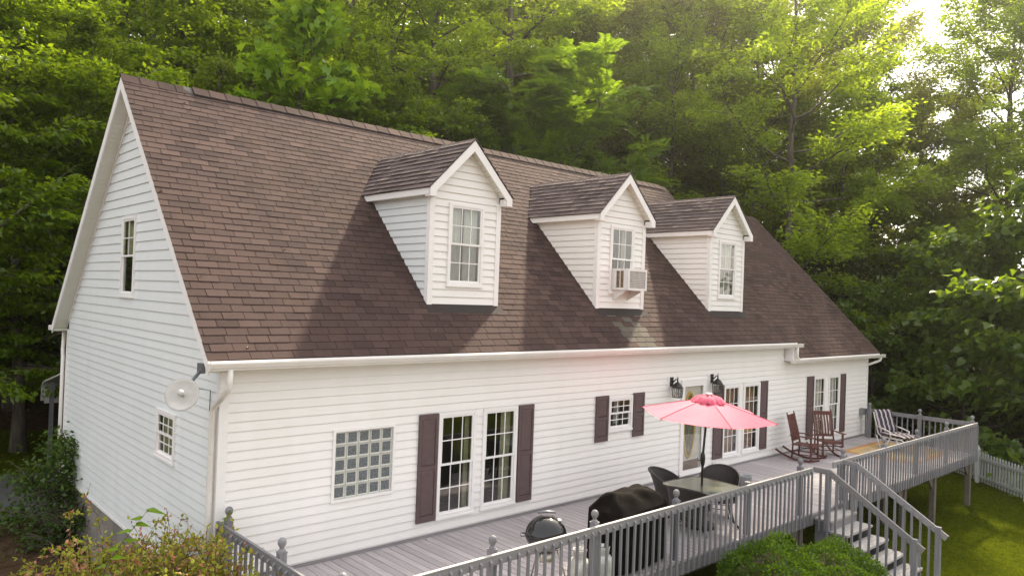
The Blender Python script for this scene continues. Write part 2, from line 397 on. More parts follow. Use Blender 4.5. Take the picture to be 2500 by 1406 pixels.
def siding(P, za, zb, ex, ua, ub, holes, parent, mat_, name='siding_board', base=None):
    z = za if base is None else base
    while z < zb-.01:
        lo, hi = max(z, za), min(z+ex, zb); mbs = []
        def strip(a, b_, zl, zh):
            mb = MB(); strips(P, mb, a, b_, z, ex, zl, zh); mbs.append(mb)
        hs = [h for h in holes if h[3] > lo+1e-4 and h[2] < hi-1e-4]
        if not hs: strip(ua, ub, lo, hi)
        else:
            ed = sorted({e for h in hs for e in h[:2]}); cuts = [ua]+[(lambda zz, e=e: e) for e in ed]+[ub]
            um = (lo+hi)/2
            for i in range(len(cuts)-1):
                a, b_ = cuts[i](um), cuts[i+1](um)
                if b_-a < .004: continue
                c = (a+b_)/2; inh = [h for h in hs if h[0] < c < h[1]]
                if not inh: strip(cuts[i], cuts[i+1], lo, hi)
                else:
                    h = inh[0]
                    if h[2] > lo+.003: strip(cuts[i], cuts[i+1], lo, h[2])
                    if h[3] < hi-.003: strip(cuts[i], cuts[i+1], h[3], hi)
        for mb in mbs:
            if mb.f: mb.build(name, mat_, parent)
        z += ex
def panel_holes(P, u0, u1, z0, z1, holes, d, mb):
    us = sorted({u0, u1, *[h[0] for h in holes], *[h[1] for h in holes]}); zs_ = sorted({z0, z1, *[h[2] for h in holes], *[h[3] for h in holes]})
    for i in range(len(us)-1):
        for j in range(len(zs_)-1):
            uc, zc = (us[i]+us[i+1])/2, (zs_[j]+zs_[j+1])/2
            if any(h[0] < uc < h[1] and h[2] < zc < h[3] for h in holes): continue
            mb.add([P(us[i], zs_[j], d), P(us[i+1], zs_[j], d), P(us[i+1], zs_[j+1], d), P(us[i], zs_[j+1], d)], [(0, 1, 2, 3)])
def fr(P, mb, u0, u1, z0, z1, w, d0, d1, mi=0, bot=None):
    bot = w if bot is None else bot
    for a in ((u0, u0+w, z0+bot, z1-w), (u1-w, u1, z0+bot, z1-w), (u0, u1, z1-w, z1), (u0, u1, z0, z0+bot)):
        mb.box(a[0], a[1], d0, d1, a[2], a[3], mi, T=lambda x, y, z: P(x, z, y))
def window(P, u0, u1, z0, z1, cols=3, rows=2, curtain=None, screen=False, simple_=False, lower_grid=True):
    w = MB(); fr(P, w, u0, u1, z0, z1, .052, -.02, .045, bot=.06)
    w.box(u0-.008, u1+.008, .0, .055, z0-.022, z0+.012, T=lambda x, y, z: P(x, z, y))
    win = w.build('window', M_TRIM, house)
    a0, a1, b0, b1 = u0+.052, u1-.052, z0+.06, z1-.052; zm = (b0+b1)/2
    r = MB()                                     # dark room behind
    dd = -.55
    vs = [P(u, z, d) for d in (-.022, dd) for u, z in ((a0, b0), (a1, b0), (a1, b1), (a0, b1))]
    r.add(vs, [(4, 5, 6, 7), (0, 1, 5, 4), (1, 2, 6, 5), (2, 3, 7, 6), (3, 0, 4, 7)]); r.build('interior', M_DARK, win)
    for (c0, c1, d) in ((zm-.012, b1, .022), (b0, zm+.022, .002)):
        s = MB(); fr(P, s, a0, a1, c0, c1, .034, d-.012, d+.012)
        q0, q1, y0, y1 = a0+.034, a1-.034, c0+.034, c1-.034
        grid = lower_grid or d > .01
        if grid:
            for i in range(1, cols):
                u = q0+(q1-q0)*i/cols; s.box(u-.008, u+.008, d-.004, d+.006, y0, y1, T=lambda x, y, z: P(x, z, y))
            for j in range(1, rows):
                z = y0+(y1-y0)*j/rows; s.box(q0, q1, d-.0035, d+.0065, z-.008, z+.008, T=lambda x, y, z: P(x, z, y))
        s.build('sash', M_TRIM, win)
        gm = M_SCREEN if (screen and d < .01) else M_GLASS
        nc, nr = (cols, rows) if grid else (1, 1)
        for i in range(nc):
            for j in range(nr):
                g_ = MB(); x0, x1 = q0+(q1-q0)*i/nc, q0+(q1-q0)*(i+1)/nc; e0, e1 = y0+(y1-y0)*j/nr, y0+(y1-y0)*(j+1)/nr
                g_.add([P(x0, e0, d), P(x1, e0, d), P(x1, e1, d), P(x0, e1, d)], [(0, 1, 2, 3)]); g_.build('pane', gm, win)
    if curtain:
        for (f0, f1, mt, depth, zl) in curtain:
            c = MB(); n = 26; vs = []
            for i in range(n+1):
                u = a0+(a1-a0)*(f0+(f1-f0)*i/n); dw = -depth+.018*math.sin(i*1.25+f0*9)+.006*math.sin(i*3.1)
                vs += [P(u, b0+(b1-b0)*zl, dw), P(u, b1, dw*.9)]
            c.add(vs, [(2*i, 2*i+2, 2*i+3, 2*i+1) for i in range(n)], sm=True); c.build('curtain', mt, win)
    return win
FULL = [(0, 1, M_CURT, .10, 0)]
fholes = [(1.66, 2.745, .83, 1.907), (3.586, 4.383, .27, 2.0), (4.543, 5.35, .27, 2.0), (7.874, 8.637, 1.296, 1.984), (10.38, 11.37, ZS, 2.187),
          (12.14, 12.884, .27, 2.0), (13.04, 13.833, .27, 2.0), (16.80, 17.53, .27, 2.0), (17.73, 18.46, .27, 2.0)]
sholes = [(1.62, 2.46, 1.30, 2.03), (3.93, 4.72, 3.71, 5.115)]
inset = lambda hs: [(h[0]+.02, h[1]-.02, h[2]+.015, h[3]-.02) for h in hs]
# wall core (sheathing behind the boards)
wm = MB()
panel_holes(PF, 0, XS, ZS, ZE-.02, inset(fholes[:7]), .001, wm); panel_holes(PF, XS, L, ZS, ZE-LOW-.02, inset(fholes[7:]), .001, wm)
panel_holes(PB, 0, XS, ZS, ZE-.02, [], .001, wm); panel_holes(PB, XS, L, ZS, ZE-LOW-.02, [], .001, wm)
def gable_core(P, zc, wd, low, holes):
    # strips that follow the roof line, with window holes
    zsorted = sorted({ZS, ZE+E*K-low, *[z for h in holes for z in (h[2], h[3])], ZR-low-.05, *np.linspace(ZE, ZR-low-.05, 12)})
    zlim = lambda z: max(0, (z-(ZE+E*K-low-.06))/K)
    for a, b_ in zip(zsorted[:-1], zsorted[1:]):
        hs = [h for h in holes if h[2] < (a+b_)/2 < h[3]]
        ed = sorted(e for h in hs for e in h[:2]); cut = [None]+ed+[None]
        for i in range(0, len(cut)-1, 2):
            l = lambda z, c=cut[i]: zlim(z) if c is None else c
            r_ = lambda z, c=cut[i+1]: W-zlim(z) if c is None else c
            wd.add([P(l(a), a, .001), P(r_(a), a, .001), P(r_(b_), b_, .001), P(l(b_), b_, .001)], [(0, 1, 2, 3)])
gable_core(PS, 0, wm, 0, inset(sholes)); gable_core(PE, 0, wm, LOW, [])
wm.build('wall', M_SIDE, house)
siding(PF, ZS, 2.80, .13, lambda z: .09, lambda z: XS, fholes[:7], house, M_SIDE)
siding(PF, ZS, 2.475, .13, lambda z: XS+.002, lambda z: L-.09, fholes[7:], house, M_SIDE)
glim = lambda z: max(.09, (z-(ZE+E*K-.10))/K)
siding(PS, ZS, 3.19, .13, lambda z: max(.09, glim(z)), lambda z: W-max(.09, glim(z)), sholes, house, M_SIDE_SHADE)
siding(PS, 3.19, ZR-.12, .163, lambda z: glim(z), lambda z: W-glim(z), sholes, house, M_SIDE_SHADE)
# corner posts and base trim
t = MB()
for (x, y, sx, sy) in ((0, 0, 1, 1), (0, W, 1, -1), (L, 0, -1, 1), (L, W, -1, -1)):
    t.box(x-.03*sx, x+.088*sx, y-.03*sy, y, ZS-.02, ZE-.14) if False else None
for nm, bx in (('corner_post', (-.032, .09, -.032, .0)), ('corner_post', (-.032, .0, .0, .09)), ('corner_post', (L-.09, L+.032, -.032, 0)), ('corner_post', (L, L+.032, 0, .09)), ('corner_post', (-.032, 0, W-.09, W+.03))):
    MB().box(*bx, ZS-.02, 2.9 if bx[0] < 10 else 2.5).build(nm, M_TRIM, house)
MB().box(-.03, 0, .0, W, ZS-.05, ZS).build('base_trim', M_TRIM, house)
MB().box(.02, L-.02, -.028, -.001, .0, .045).build('base_board', M_RAIL, house)
fz = MB(); fz.box(.09, XS, -.03, -.001, 2.80, 2.90); fz.build('frieze_board', M_TRIM, house)
# foundation
fd = MB()
for x0, x1, y0, y1 in ((.03, .2, .05, W-.05), (.2, L-.05, .06, .2), (.2, L-.05, W-.2, W-.06), (L-.2, L-.04, .2, W-.2)): fd.box(x0, x1, y0, y1, -1.9, ZS-.02)
fd.build('foundation', M_CONC, house)
# roof decks -------------------------------------------------------------
def roof_z(y, low=0): return ZE+K*(y+E)-low
TH = .10
def roof_solid(x0, x1, low, y0=-E, y1=W+E):
    mb = MB(); sec = [(y0, roof_z(y0, low)), (W/2, ZR-low), (y1, roof_z(y0, low)), (y1, roof_z(y0, low)-TH), (W/2, ZR-low-TH*1.3), (y0, roof_z(y0, low)-TH)]
    mb.extr(sec, lambda y, z: (x0, y, z), lambda y, z: (x1, y, z)); return mb
roof = roof_solid(-OX+.02, LM-.02, 0).build('roof', M_FELT, house)
roof2 = roof_solid(LM-.1, 20.78, LOW).build('roof', M_FELT, house)
# rake boards and soffits
def rake(x0, x1, low, name='rake_board'):
    for sgn in (1, -1):
        yy = (lambda y: y) if sgn > 0 else (lambda y: W-y)
        sec = [(-E-.005, roof_z(-E, low)-.015), (W/2, ZR-low-.015), (W/2, ZR-low-.235), (-E-.005, roof_z(-E, low)-.20)]
        MB().extr(sec, lambda y, z: (x0, yy(y), z), lambda y, z: (x1, yy(y), z)).build(name, M_TRIM, house)
rake(-OX, -OX+.028, 0); rake(20.765, 20.793, LOW); rake(LM-.025, LM+.003, 0)
for sgn in (1, -1):                                # gable soffit: narrow vented panels
    yy = (lambda y: y) if sgn > 0 else (lambda y: W-y); n = 58
    mb = MB()
    for i in range(n):
        a = -E+.02+(W/2+E-.04)*i/n; b_ = -E+.02+(W/2+E-.04)*(i+.90)/n
        za, zb = roof_z(a)-.17, roof_z(b_)-.17
        mb.add([(-OX+.03, yy(a), za), (-.0, yy(a), za), (-.0, yy(b_), zb-.006), (-OX+.03, yy(b_), zb-.006)], [(0, 1, 2, 3)])
    sof = mb.build('gable_soffit', M_SOFF, house)
    MB().extr([(-E, roof_z(-E)-.165), (W/2, ZR-.165), (W/2, ZR-.15), (-E, roof_z(-E)-.15)], lambda y, z: (-OX+.03, yy(y), z), lambda y, z: (0, yy(y), z)).build('soffit_backing', M_SOFF, house)
    # frieze strip along the gable top
    MB().extr([(.05, roof_z(.05)-.25), (W/2, ZR-.25), (W/2, ZR-.172), (.05, roof_z(.05)-.172)], lambda y, z: (-.034, yy(y), z), lambda y, z: (0, yy(y), z)).build('gable_trim', M_TRIM, house)
for bx in ((-OX+.03, LM, -E-.02, .0, 2.885, 2.90), (-OX+.03, LM, W, W+E+.02, 2.885, 2.90), (LM, 20.76, -E-.02, 0, 2.885-LOW, 2.90-LOW)): MB().box(*bx).build('eave_soffit', M_SOFF, house)
for x0, x1, low in ((-OX+.03, LM, 0), (LM-.2, 20.76, LOW)):
    MB().box(x0, x1, -E-.022, -E-.004, 2.87-low, ZE-low-.02).build('fascia_board', M_TRIM, house)
MB().box(-OX+.03, LM, W+E+.004, W+E+.022, 2.87, ZE-.02).build('fascia_board', M_TRIM, house)
MB().box(XS+.05, LM-.03, -E-.02, .02, 2.50, 2.885).build('eave_return', M_TRIM, house)
# gutters (K profile)
def gutter(x0, x1, low, back=False):
    sec = [(0, 0), (0, .085), (-.008, .085), (-.008, .008), (-.075, .008), (-.085, .03), (-.1, .045), (-.118, .09), (-.118, .102), (-.130, .102), (-.130, .085), (-.108, .035), (-.092, .02), (-.085, 0)]
    oy = (lambda y: -E-.024+y) if not back else (lambda y: W+E+.024-y)
    mb = MB(); mb.extr(sec, lambda y, z: (x0, oy(y), 2.875-low+z), lambda y, z: (x1, oy(y), 2.875-low+z))
    mb.box(x0-.006, x0, min(oy(0), oy(-.125)), max(oy(0), oy(-.125)), 2.875-low, 2.975-low); mb.box(x1, x1+.006, min(oy(0), oy(-.125)), max(oy(0), oy(-.125)), 2.875-low, 2.975-low)
    return mb.build('gutter', M_GUT, house)
gutter(-OX-.03, 15.42, 0); gutter(14.98, 20.9, LOW); gutter(-OX-.03, LM, 0, True)
def spout(pts, w=.066, d=.075, mat_=M_GUT):
    mb = MB(); mb.tube(pts, w*.62, 8)
    return mb.build('downspout', mat_, house)
spout([(-.02, -.31, 2.88), (-.02, -.31, 2.70), (-.03, -.28, 2.62), (-.06, -.14, 2.49), (-.085, -.0, 2.38), (-.09, .05, 2.30), (-.09, .05, 1.0), (-.09, .05, -1.2)])
spout([(-.02, W+.33, 2.88), (-.02, W+.33, 2.70), (-.05, W+.22, 2.45), (-.07, W+.09, 2.30), (-.07, W+.08, -.9)])
spout([(15.2, -.31, 2.88), (15.2, -.31, 2.62), (15.3, -.31, 2.56)]); spout([(20.72, -.31, 2.47), (20.70, -.28, 2.36), (20.5, -.12, 2.26), (20.40, -.04, 2.22), (20.46, .1, 2.1), (20.47, .1, -1.2)])
# ---------------------------------------------------------------- shingles
dvec = Vector((0, 1, K)).normalized(); nvec = Vector((0, -K, 1)).normalized()
def tab_verts(x0, x1, s0, s1, o, lift, upx=Vector((1, 0, 0)), sv=dvec, nv=nvec, th=.0075):
    lo = .004+lift
    q = lambda x, s_, n: o+upx*x+sv*s_+nv*n
    return [q(x0, s0, lo), q(x1, s0, lo), q(x1, s1, .0015), q(x0, s1, .0015), q(x0, s0, lo+th), q(x1, s0, lo+th), q(x1, s1, .004), q(x0, s1, .004)]
TABF = [(4, 5, 6, 7), (0, 1, 5, 4), (1, 2, 6, 5), (3, 0, 4, 7)]
EXP, TABW = .142, .305
DORM = [(4.447, .775), (8.783, .775), (12.978, .765)]
def dormer_covers(x, s_):
    y = -E+s_*dvec.y
    for c, hw in DORM:
        if abs(x-c) < hw-.35 and .536+.25 < y < 3.2-abs(x-c): return True
    return False
tabs = []
slope_len = (W/2+E)/dvec.y
def tab_rows(x0, x1, low):
    o = Vector((0, -E, ZE-low)); rows = int(slope_len/EXP)
    for r in range(rows+1):
        s0 = r*EXP-.02; s1 = min(s0+EXP+.03, slope_len)
        if s1-s0 < .05: continue
        x = x0-rnd.random()*TABW*.35-(TABW/2 if r % 2 else 0)
        while x < x1:
            a, b_ = max(x+.0045, x0), min(x+TABW-.0045, x1)
            if b_-a > .02 and not dormer_covers((a+b_)/2, s0):
                tabs.append([a, b_, s0, s1, o, abs(rnd.gauss(0, .0022)), r, b_-a > TABW-.014])
            x += TABW
tab_rows(-OX-.012, LM+.012, 0); tab_rows(LM+.012, 20.805, LOW)
def tab_px(t_):
    c = t_[4]+Vector((1, 0, 0))*(t_[0]+t_[1])/2+dvec*(t_[2]+.07); X, Y, z = px_project(c)
    return 1e6 if (not t_[7] or not -20 < X < 2520) else z
order = sorted(range(len(tabs)), key=lambda i: tab_px(tabs[i])); single = set(order[:290])
TM = []
for k in range(5):
    mb = MB(); jit = [rnd.uniform(-.003, .003) for _ in range(4)]
    v = tab_verts(.0045+jit[0], TABW-.0045+jit[1], 0, EXP+.03, Vector((0, 0, 0)), .001*k); mb.add(v, TABF); TM.append(mb.mesh('shingle', M_SH))
rest, rest2, patch = MB(), MB(), MB()
for i, t_ in enumerate(tabs):
    xm = (t_[0]+t_[1])/2; y_ = -E+(t_[2]+.07)*dvec.y
    # the paler band of shingles running down from the middle dormer
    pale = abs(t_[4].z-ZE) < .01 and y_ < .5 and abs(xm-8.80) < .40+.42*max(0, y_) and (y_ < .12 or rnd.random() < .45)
    if i in single and not pale:
        put('shingle', TM[rnd.randrange(5)], roof, Matrix.Translation(t_[4]+Vector((t_[0]-.0045, 0, 0))+dvec*t_[2]))
    else:
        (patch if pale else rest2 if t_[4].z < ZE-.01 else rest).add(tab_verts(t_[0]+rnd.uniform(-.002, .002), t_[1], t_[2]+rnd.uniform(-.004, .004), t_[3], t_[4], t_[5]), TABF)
tag(rest.build('shingle_field', M_SHI, roof), None, None, kind='stuff'); tag(rest2.build('shingle_field', M_SHI, roof2), None, None, kind='stuff')
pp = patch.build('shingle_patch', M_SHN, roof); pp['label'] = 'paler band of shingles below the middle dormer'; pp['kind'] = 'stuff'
# ridge vent and caps
def ridge(x0, x1, z, par, vent0):
    if vent0 is not None:
        v = MB(); v.extr([(-.16, -.145), (0, .03), (.16, -.145), (.15, -.165), (0, .0), (-.15, -.165)], lambda y, q: (vent0, W/2+y, z+q), lambda y, q: (x1-.3, W/2+y, z+q)); v.build('ridge_vent', M_BLK, par)
    x = x0; i = 0
    while x < x1-.05:
        e = min(x+.30, x1); up = .045 if (vent0 is not None and vent0 < x < x1-.35) else .018
        mb = MB()
        for s_ in (-1, 1):
            mb.add([(x, W/2, z+up+.012), (e+.02, W/2, z+up), (e+.02, W/2+s_*.15, z+up-.15*K), (x, W/2+s_*.15, z+up+.012-.15*K), (x, W/2, z+up-.003), (x, W/2+s_*.15, z+up-.01-.15*K), (e, W/2+s_*.15, z+up-.015-.15*K)],
                   [(0, 1, 2, 3), (0, 3, 5, 4), (3, 2, 6, 5)])
        mb.build('ridge_cap', M_SH, par); x = e; i += 1
ridge(-OX-.01, LM, ZR, roof, .75); ridge(LM, 20.8, ZR-LOW, roof2, None)
# ---------------------------------------------------------------- dormers
YF = .536
def make_dormer(cx, hw, idx):
    zb, zt, zpk = 3.782, 5.64, 6.685; eh = hw+.155; ze_ = zpk-eh; yo = YF-.19
    P = lambda u, z, d: (u, YF-d, z)
    yint = lambda z: (z-ZE)/K-E
    hole = (cx-.40, cx+.40, 4.107, 5.555)
    mb = MB()
    panel_holes(P, cx-hw, cx+hw, zb-.05, zt, inset([hole]), .001, mb)
    mb.add([P(cx-hw, zt, .001), P(cx+hw, zt, .001), P(cx+hw, zpk-hw-.14, .001), P(cx, zpk-.14, .001), P(cx-hw, zpk-hw-.14, .001)], [(0, 1, 2, 3, 4)])
    for s_ in (-1, 1):
        x = cx+s_*hw; mb.add([(x, YF, zb-.1), (x, YF, zt+.12), (x, yint(zt+.12), zt+.12)], [(0, 1, 2)])
    d = mb.build('dormer', M_SIDE, house); ORIG[d.name] = Vector((0, 0, 0))
    d['label'] = ['dormer with a white curtained window nearest the left gable', 'middle dormer with the air conditioner in its window', 'right-hand dormer with a plain window'][idx]
    gl = lambda z: max(hw-.075 if z < zt else hw, 0)
    lim = lambda z: min(hw-.075, max(0, zpk-.12-z)) if z > zpk-hw-.3 else hw-.075
    siding(P, zb, zpk-.16, .13, lambda z: cx-lim(z), lambda z: cx+lim(z), [hole], d, M_SIDE)
    PL = lambda u, z, dd: (cx-hw-dd, u, z)
    siding(PL, zb, zt+.03, .13, lambda z: YF+.07, lambda z: max(YF+.07, yint(z)+.06), [], d, M_SIDE_SHADE if idx == 0 else M_SIDE)
    PR = lambda u, z, dd: (cx+hw+dd, u, z)
    siding(PR, zb, zt+.03, .13, lambda z: YF+.07, lambda z: max(YF+.07, yint(z)+.06), [], d, M_SIDE)
    for s_ in (-1, 1):
        x0, x1 = sorted((cx+s_*(hw+.03), cx+s_*(hw-.075)))
        c = MB(); c.box(x0, x1, YF-.03, YF, zb-.02, zt); xs_ = sorted((cx+s_*(hw+.03), cx+s_*hw)); c.box(*xs_, YF, YF+.07, zb-.02, zt); c.build('corner_post', M_TRIM, d)
    MB().box(cx-hw-.05, cx+hw+.05, YF-.14, YF-.002, zb-.18, zb-.165).build('apron_flashing', M_FELT, d) if False else None
    # apron flashing on the roof slope
    ap = MB(); a0, a1 = YF-.16, YF
    ap.add([(cx-hw-.06, a0, roof_z(a0)+.018), (cx+hw+.1, a0, roof_z(a0)+.018), (cx+hw+.1, a1, roof_z(a1)+.02), (cx-hw-.06, a1, roof_z(a1)+.02), (cx-hw-.06, a0, roof_z(a0)), (cx+hw+.1, a0, roof_z(a0))], [(0, 1, 2, 3), (4, 5, 1, 0)])
    ap.build('apron_flashing', M_FELT, d)
    # roof
    yb = yint(zpk)+.1; yb2 = yint(ze_)+.05
    rf = MB()
    for s_ in (-1, 1):
        top = [(cx, yo+.01, zpk-.012), (cx+s_*(eh-.01), yo+.01, ze_-.012), (cx+s_*(eh-.01), yb2, ze_-.012), (cx, yb, zpk-.012)]
        bot = [(x, y, z-.06) for x, y, z in top]
        rf.add(top+bot, [(0, 1, 2, 3), (4, 5, 6, 7), (0, 1, 5, 4), (1, 2, 6, 5)])
    rf.build('dormer_roof', M_FELT, d)
    # side eaves: fascia + soffit, front rakes, returns
    for s_ in (-1, 1):
        x0, x1 = sorted((cx+s_*(eh-.028), cx+s_*eh)); f = MB(); f.box(x0, x1, yo+.02, yb2-.02, ze_-.125, ze_-.015); f.build('fascia_board', M_TRIM, d)
        x0, x1 = sorted((cx+s_*(eh-.03), cx+s_*hw)); f = MB(); f.box(x0, x1, yo+.02, yb2+.05, zt-.012, zt); f.build('eave_soffit', M_SOFF, d)
        sec = [(0, zpk-.012), (eh, ze_-.012), (eh, ze_-.155), (eh-.13, ze_-.155), (eh-.13, ze_-.06), (0, zpk-.20)]
        MB().extr(sec, lambda x, z: (cx+s_*x, yo, z), lambda x, z: (cx+s_*x, yo+.03, z)).build('rake_board', M_TRIM, d)
        x0, x1 = sorted((cx+s_*(eh-.01), cx+s_*(eh-.165))); MB().box(x0, x1, yo+.03, YF-.03, ze_-.155, ze_-.03).build('eave_return', M_TRIM, d)
        mb = MB(); nn = 9
        for i in range(nn):                        # little soffit panels under the rake
            a, b_ = (eh-.15)*i/nn, (eh-.15)*(i+.92)/nn
            mb.add([(cx+s_*a, yo+.03, zpk-.15-a), (cx+s_*a, YF, zpk-.15-a), (cx+s_*b_, YF, zpk-.155-b_), (cx+s_*b_, yo+.03, zpk-.155-b_)], [(0, 1, 2, 3)])
        mb.build('rake_soffit', M_SOFF, d)
    # shingles of both slopes
    ex = .135; sl_ = eh*math.sqrt(2)
    for s_ in (-1, 1):
        sv = Vector((-s_, 0, 1)).normalized(); nv = Vector((s_, 0, 1)).normalized(); up = Vector((0, 1, 0)); o = Vector((cx+s_*(eh+.015), yo-.012, ze_-.015))
        mb = MB(); r = 0
        while r*ex < sl_-.05:
            s0 = r*ex-.005; z = ze_+s0*.707; ymax = yint(z)+.06-yo; x = -rnd.random()*.3
            while x < ymax:
                w_ = rnd.choice((.16, .2, .26, .33)); a, b_ = max(0, x+.002), min(ymax, x+w_-.002)
                if b_-a > .015: mb.add(tab_verts(a, b_, s0, min(s0+ex+.03, sl_+.02), o, rnd.choice((.003, .004, .015, .016)), up, sv, nv, .019), TABF)
                x += w_
            r += 1
        q = mb.build('shingle_field', M_SHD, d); q['kind'] = 'stuff'
    y = yo-.012
    while y < yint(zpk)-.05:                       # ridge caps
        c = MB()
        for s_ in (-1, 1):
            c.add([(cx, y, zpk+.03), (cx, y+.17, zpk+.02), (cx+s_*.12, y+.17, zpk-.10), (cx+s_*.12, y, zpk-.088), (cx, y, zpk+.012), (cx+s_*.12, y, zpk-.108)], [(0, 1, 2, 3), (0, 3, 5, 4)])
        c.build('ridge_cap', M_SHD, d); y += .145
    cur = [[(0, .42, M_CURT, .09, 0), (.55, 1, M_CURT, .09, 0)], [(.05, .25, M_CURT, .2, 0), (.8, 1, M_CURT, .2, 0)], [(0, .45, M_CURT, .09, 0), (.5, 1, M_CURT, .09, 0)]][idx]
    window(P, *hole, curtain=cur, screen=True)
for i, (c, h) in enumerate(DORM): make_dormer(c, h, i)
# ---------------------------------------------------------------- front windows, shutters, door
window(PF, *fholes[1], curtain=[(.86, 1, M_CURT_G, .12, 0)]); window(PF, *fholes[2], curtain=[(.68, 1, M_CURT_G, .12, 0)])
window(PF, *fholes[3], curtain=[(.72, 1, M_CURT, .3, 0)], rows=2)
for h in fholes[5:7]:
    window(PF, *h)
    bl = MB(); z = h[2]+.08
    while z < h[3]-.07: bl.add([PF(h[0]+.06, z, -.06), PF(h[0]+(h[1]-h[0])*.8, z, -.06), PF(h[0]+(h[1]-h[0])*.8, z+.036, -.085), PF(h[0]+.06, z+.036, -.085)], [(0, 1, 2, 3)]); z += .042
    bl.build('window_blind', M_BLIND, house)
for h in fholes[7:9]: window(PF, *h, curtain=FULL)
window(PS, *sholes[0], curtain=[(0, 1, M_CURT_G, .06, 0)]); window(PS, *sholes[1], curtain=[(0, 1, M_CURT_G, .06, .5)], screen=True, lower_grid=False, cols=2)
def shutter(x0, x1, z0, z1):
    mb = MB(); T = lambda x, y, z: PF(x, z, y); w = .05
    mb.box(x0, x1, .024, .04, z0, z1, T=T)
    zm = (z0+z1)/2
    for a in ((x0, x0+w, z0, z1), (x1-w, x1, z0, z1)): mb.box(a[0], a[1], .04, .056, a[2], a[3], T=T)
    for a, b_ in ((z0, z0+.10), (zm-.035, zm+.035), (z1-.08, z1)): mb.box(x0+w, x1-w, .04, .055, a, b_, T=T)
    s_ = mb.build('shutter', M_SHUT, house)
    for a, b_ in ((z0+.10, zm-.035), (zm+.035, z1-.08)):
        p = MB(); i = .022
        q = [(x0+w, a), (x1-w, a), (x1-w, b_), (x0+w, b_)]; r_ = [(x0+w+i, a+i), (x1-w-i, a+i), (x1-w-i, b_-i), (x0+w+i, b_-i)]
        p.add([PF(x, z, .0405) for x, z in q]+[PF(x, z, .052) for x, z in r_], [(0, 1, 5, 4), (1, 2, 6, 5), (2, 3, 7, 6), (3, 0, 4, 7), (4, 5, 6, 7)])
        p.build('shutter_panel', M_SHUT, s_)
for a in ((3.19, 3.565, .265, 2.005), (5.375, 5.744, .265, 2.005), (7.474, 7.852, 1.115, 2.03), (8.662, 9.02, 1.115, 2.03), (11.716, 12.117, .27, 2.01), (13.858, 14.2, .27, 2.02), (16.4, 16.775, .27, 2.02), (18.482, 18.83, .27, 2.0)): shutter(*a)
# glass block window
g = MB(); u0, u1, z0, z1 = fholes[0]; fr(PF, g, u0, u1, z0, z1, .04, -.02, .04)
gw = g.build('glass_block_window', M_TRIM, house)
g = MB(); g.box(u0+.04, u1-.04, -.02, -.005, z0+.04, z1-.04, T=lambda x, y, z: PF(x, z, y)); g.build('mortar', M_CURT, gw)
bw, bh = (u1-u0-.08)/5, (z1-z0-.08)/5
for i in range(5):
    for j in range(5):
        a, c = u0+.04+bw*i+.007, z0+.04+bh*j+.007; x1_, z1_ = a+bw-.014, c+bh-.014; q = .020
        mb = MB(); o_ = [(a, c), (x1_, c), (x1_, z1_), (a, z1_)]; n_i = [(a+q, c+q), (x1_-q, c+q), (x1_-q, z1_-q), (a+q, z1_-q)]
        mb.add([PF(x, z, -.006) for x, z in o_]+[PF(x, z, .008) for x, z in o_]+[PF(x, z, .004) for x, z in n_i], [(0, 1, 5, 4), (1, 2, 6, 5), (2, 3, 7, 6), (3, 0, 4, 7)], 1)
        mb.add([PF(x, z, .008) for x, z in o_]+[PF(x, z, .0) for x, z in n_i], [(0, 1, 5, 4), (1, 2, 6, 5), (2, 3, 7, 6), (3, 0, 4, 7)], 1)
        mb.add([PF(x, z, .0) for x, z in n_i], [(0, 1, 2, 3)], 0)
        mb.build('glass_block', [M_GBLK, M_CURT], gw)
# door with oval glass
T = lambda x, y, z: PF(x, z, y)
dr = MB(); fr(PF, dr, 10.38, 11.37, .05, 2.187, .075, -.03, .05); dr.box(10.38, 11.37, -.02, .06, .045, .09, T=T); dr.box(10.36, 11.39, 0, .06, 2.187, 2.22, T=T)
dframe = dr.build('door_frame', M_TRIM, house)
ds = MB(); ds.box(10.46, 11.29, -.045, -.012, .1, 2.105, T=T); slab = ds.build('door', M_DOOR, house)
cx, cz, rx, rz_ = 10.775, 1.17, .185, .70
ov = MB(); n = 48; pr = []
for i in range(n):
    a = 2*math.pi*i/n
    for f, d in ((1.0, -.012), (1.02, .012), (1.25, .012), (1.32, -.012)):
        rr = 1+(f-1)*(1 if True else 0); pr.append(PF(cx+(rx+(f-1)*.22)*math.cos(a), cz+(rz_+(f-1)*.22)*math.sin(a), d))
ov.add(pr, [(i*4+j, ((i+1) % n)*4+j, ((i+1) % n)*4+j+1, i*4+j+1) for i in range(n) for j in range(3)]); ov.build('oval_trim', M_GOLD, slab)
og = MB(); og.add([PF(cx+rx*math.cos(2*math.pi*i/n), cz+rz_*math.sin(2*math.pi*i/n), -.008) for i in range(n)], [tuple(range(n))]); og.build('oval_glass', M_LEAD, slab)
lc = MB()
def came(a, b_): lc.beam(PF(cx+a[0]*rx, cz+a[1]*rz_, -.004), PF(cx+b_[0]*rx, cz+b_[1]*rz_, -.004), .008, .006, up=(0, 1, 0))
for s_ in (-1, 1):
    for a, b_ in (((0, .55), (.5*s_, .15)), ((.5*s_, .15), (0, -.25)), ((0, -.25), (.45*s_, -.6)), ((0, .55), (.4*s_, .85)), ((.5*s_, .15), (.95*s_, .2)), ((.45*s_, -.6), (.75*s_, -.6)), ((0, .9), (.2*s_, .6))): came(a, b_)
came((0, .98), (0, .55)); came((0, -.25), (0, -.98)); lc.build('lead_came', M_LEADC, slab)
kp = MB(); kp.box(10.56, 11.19, -.012, -.006, .13, .36, T=T); kp.build('kick_plate', M_KICK, slab)
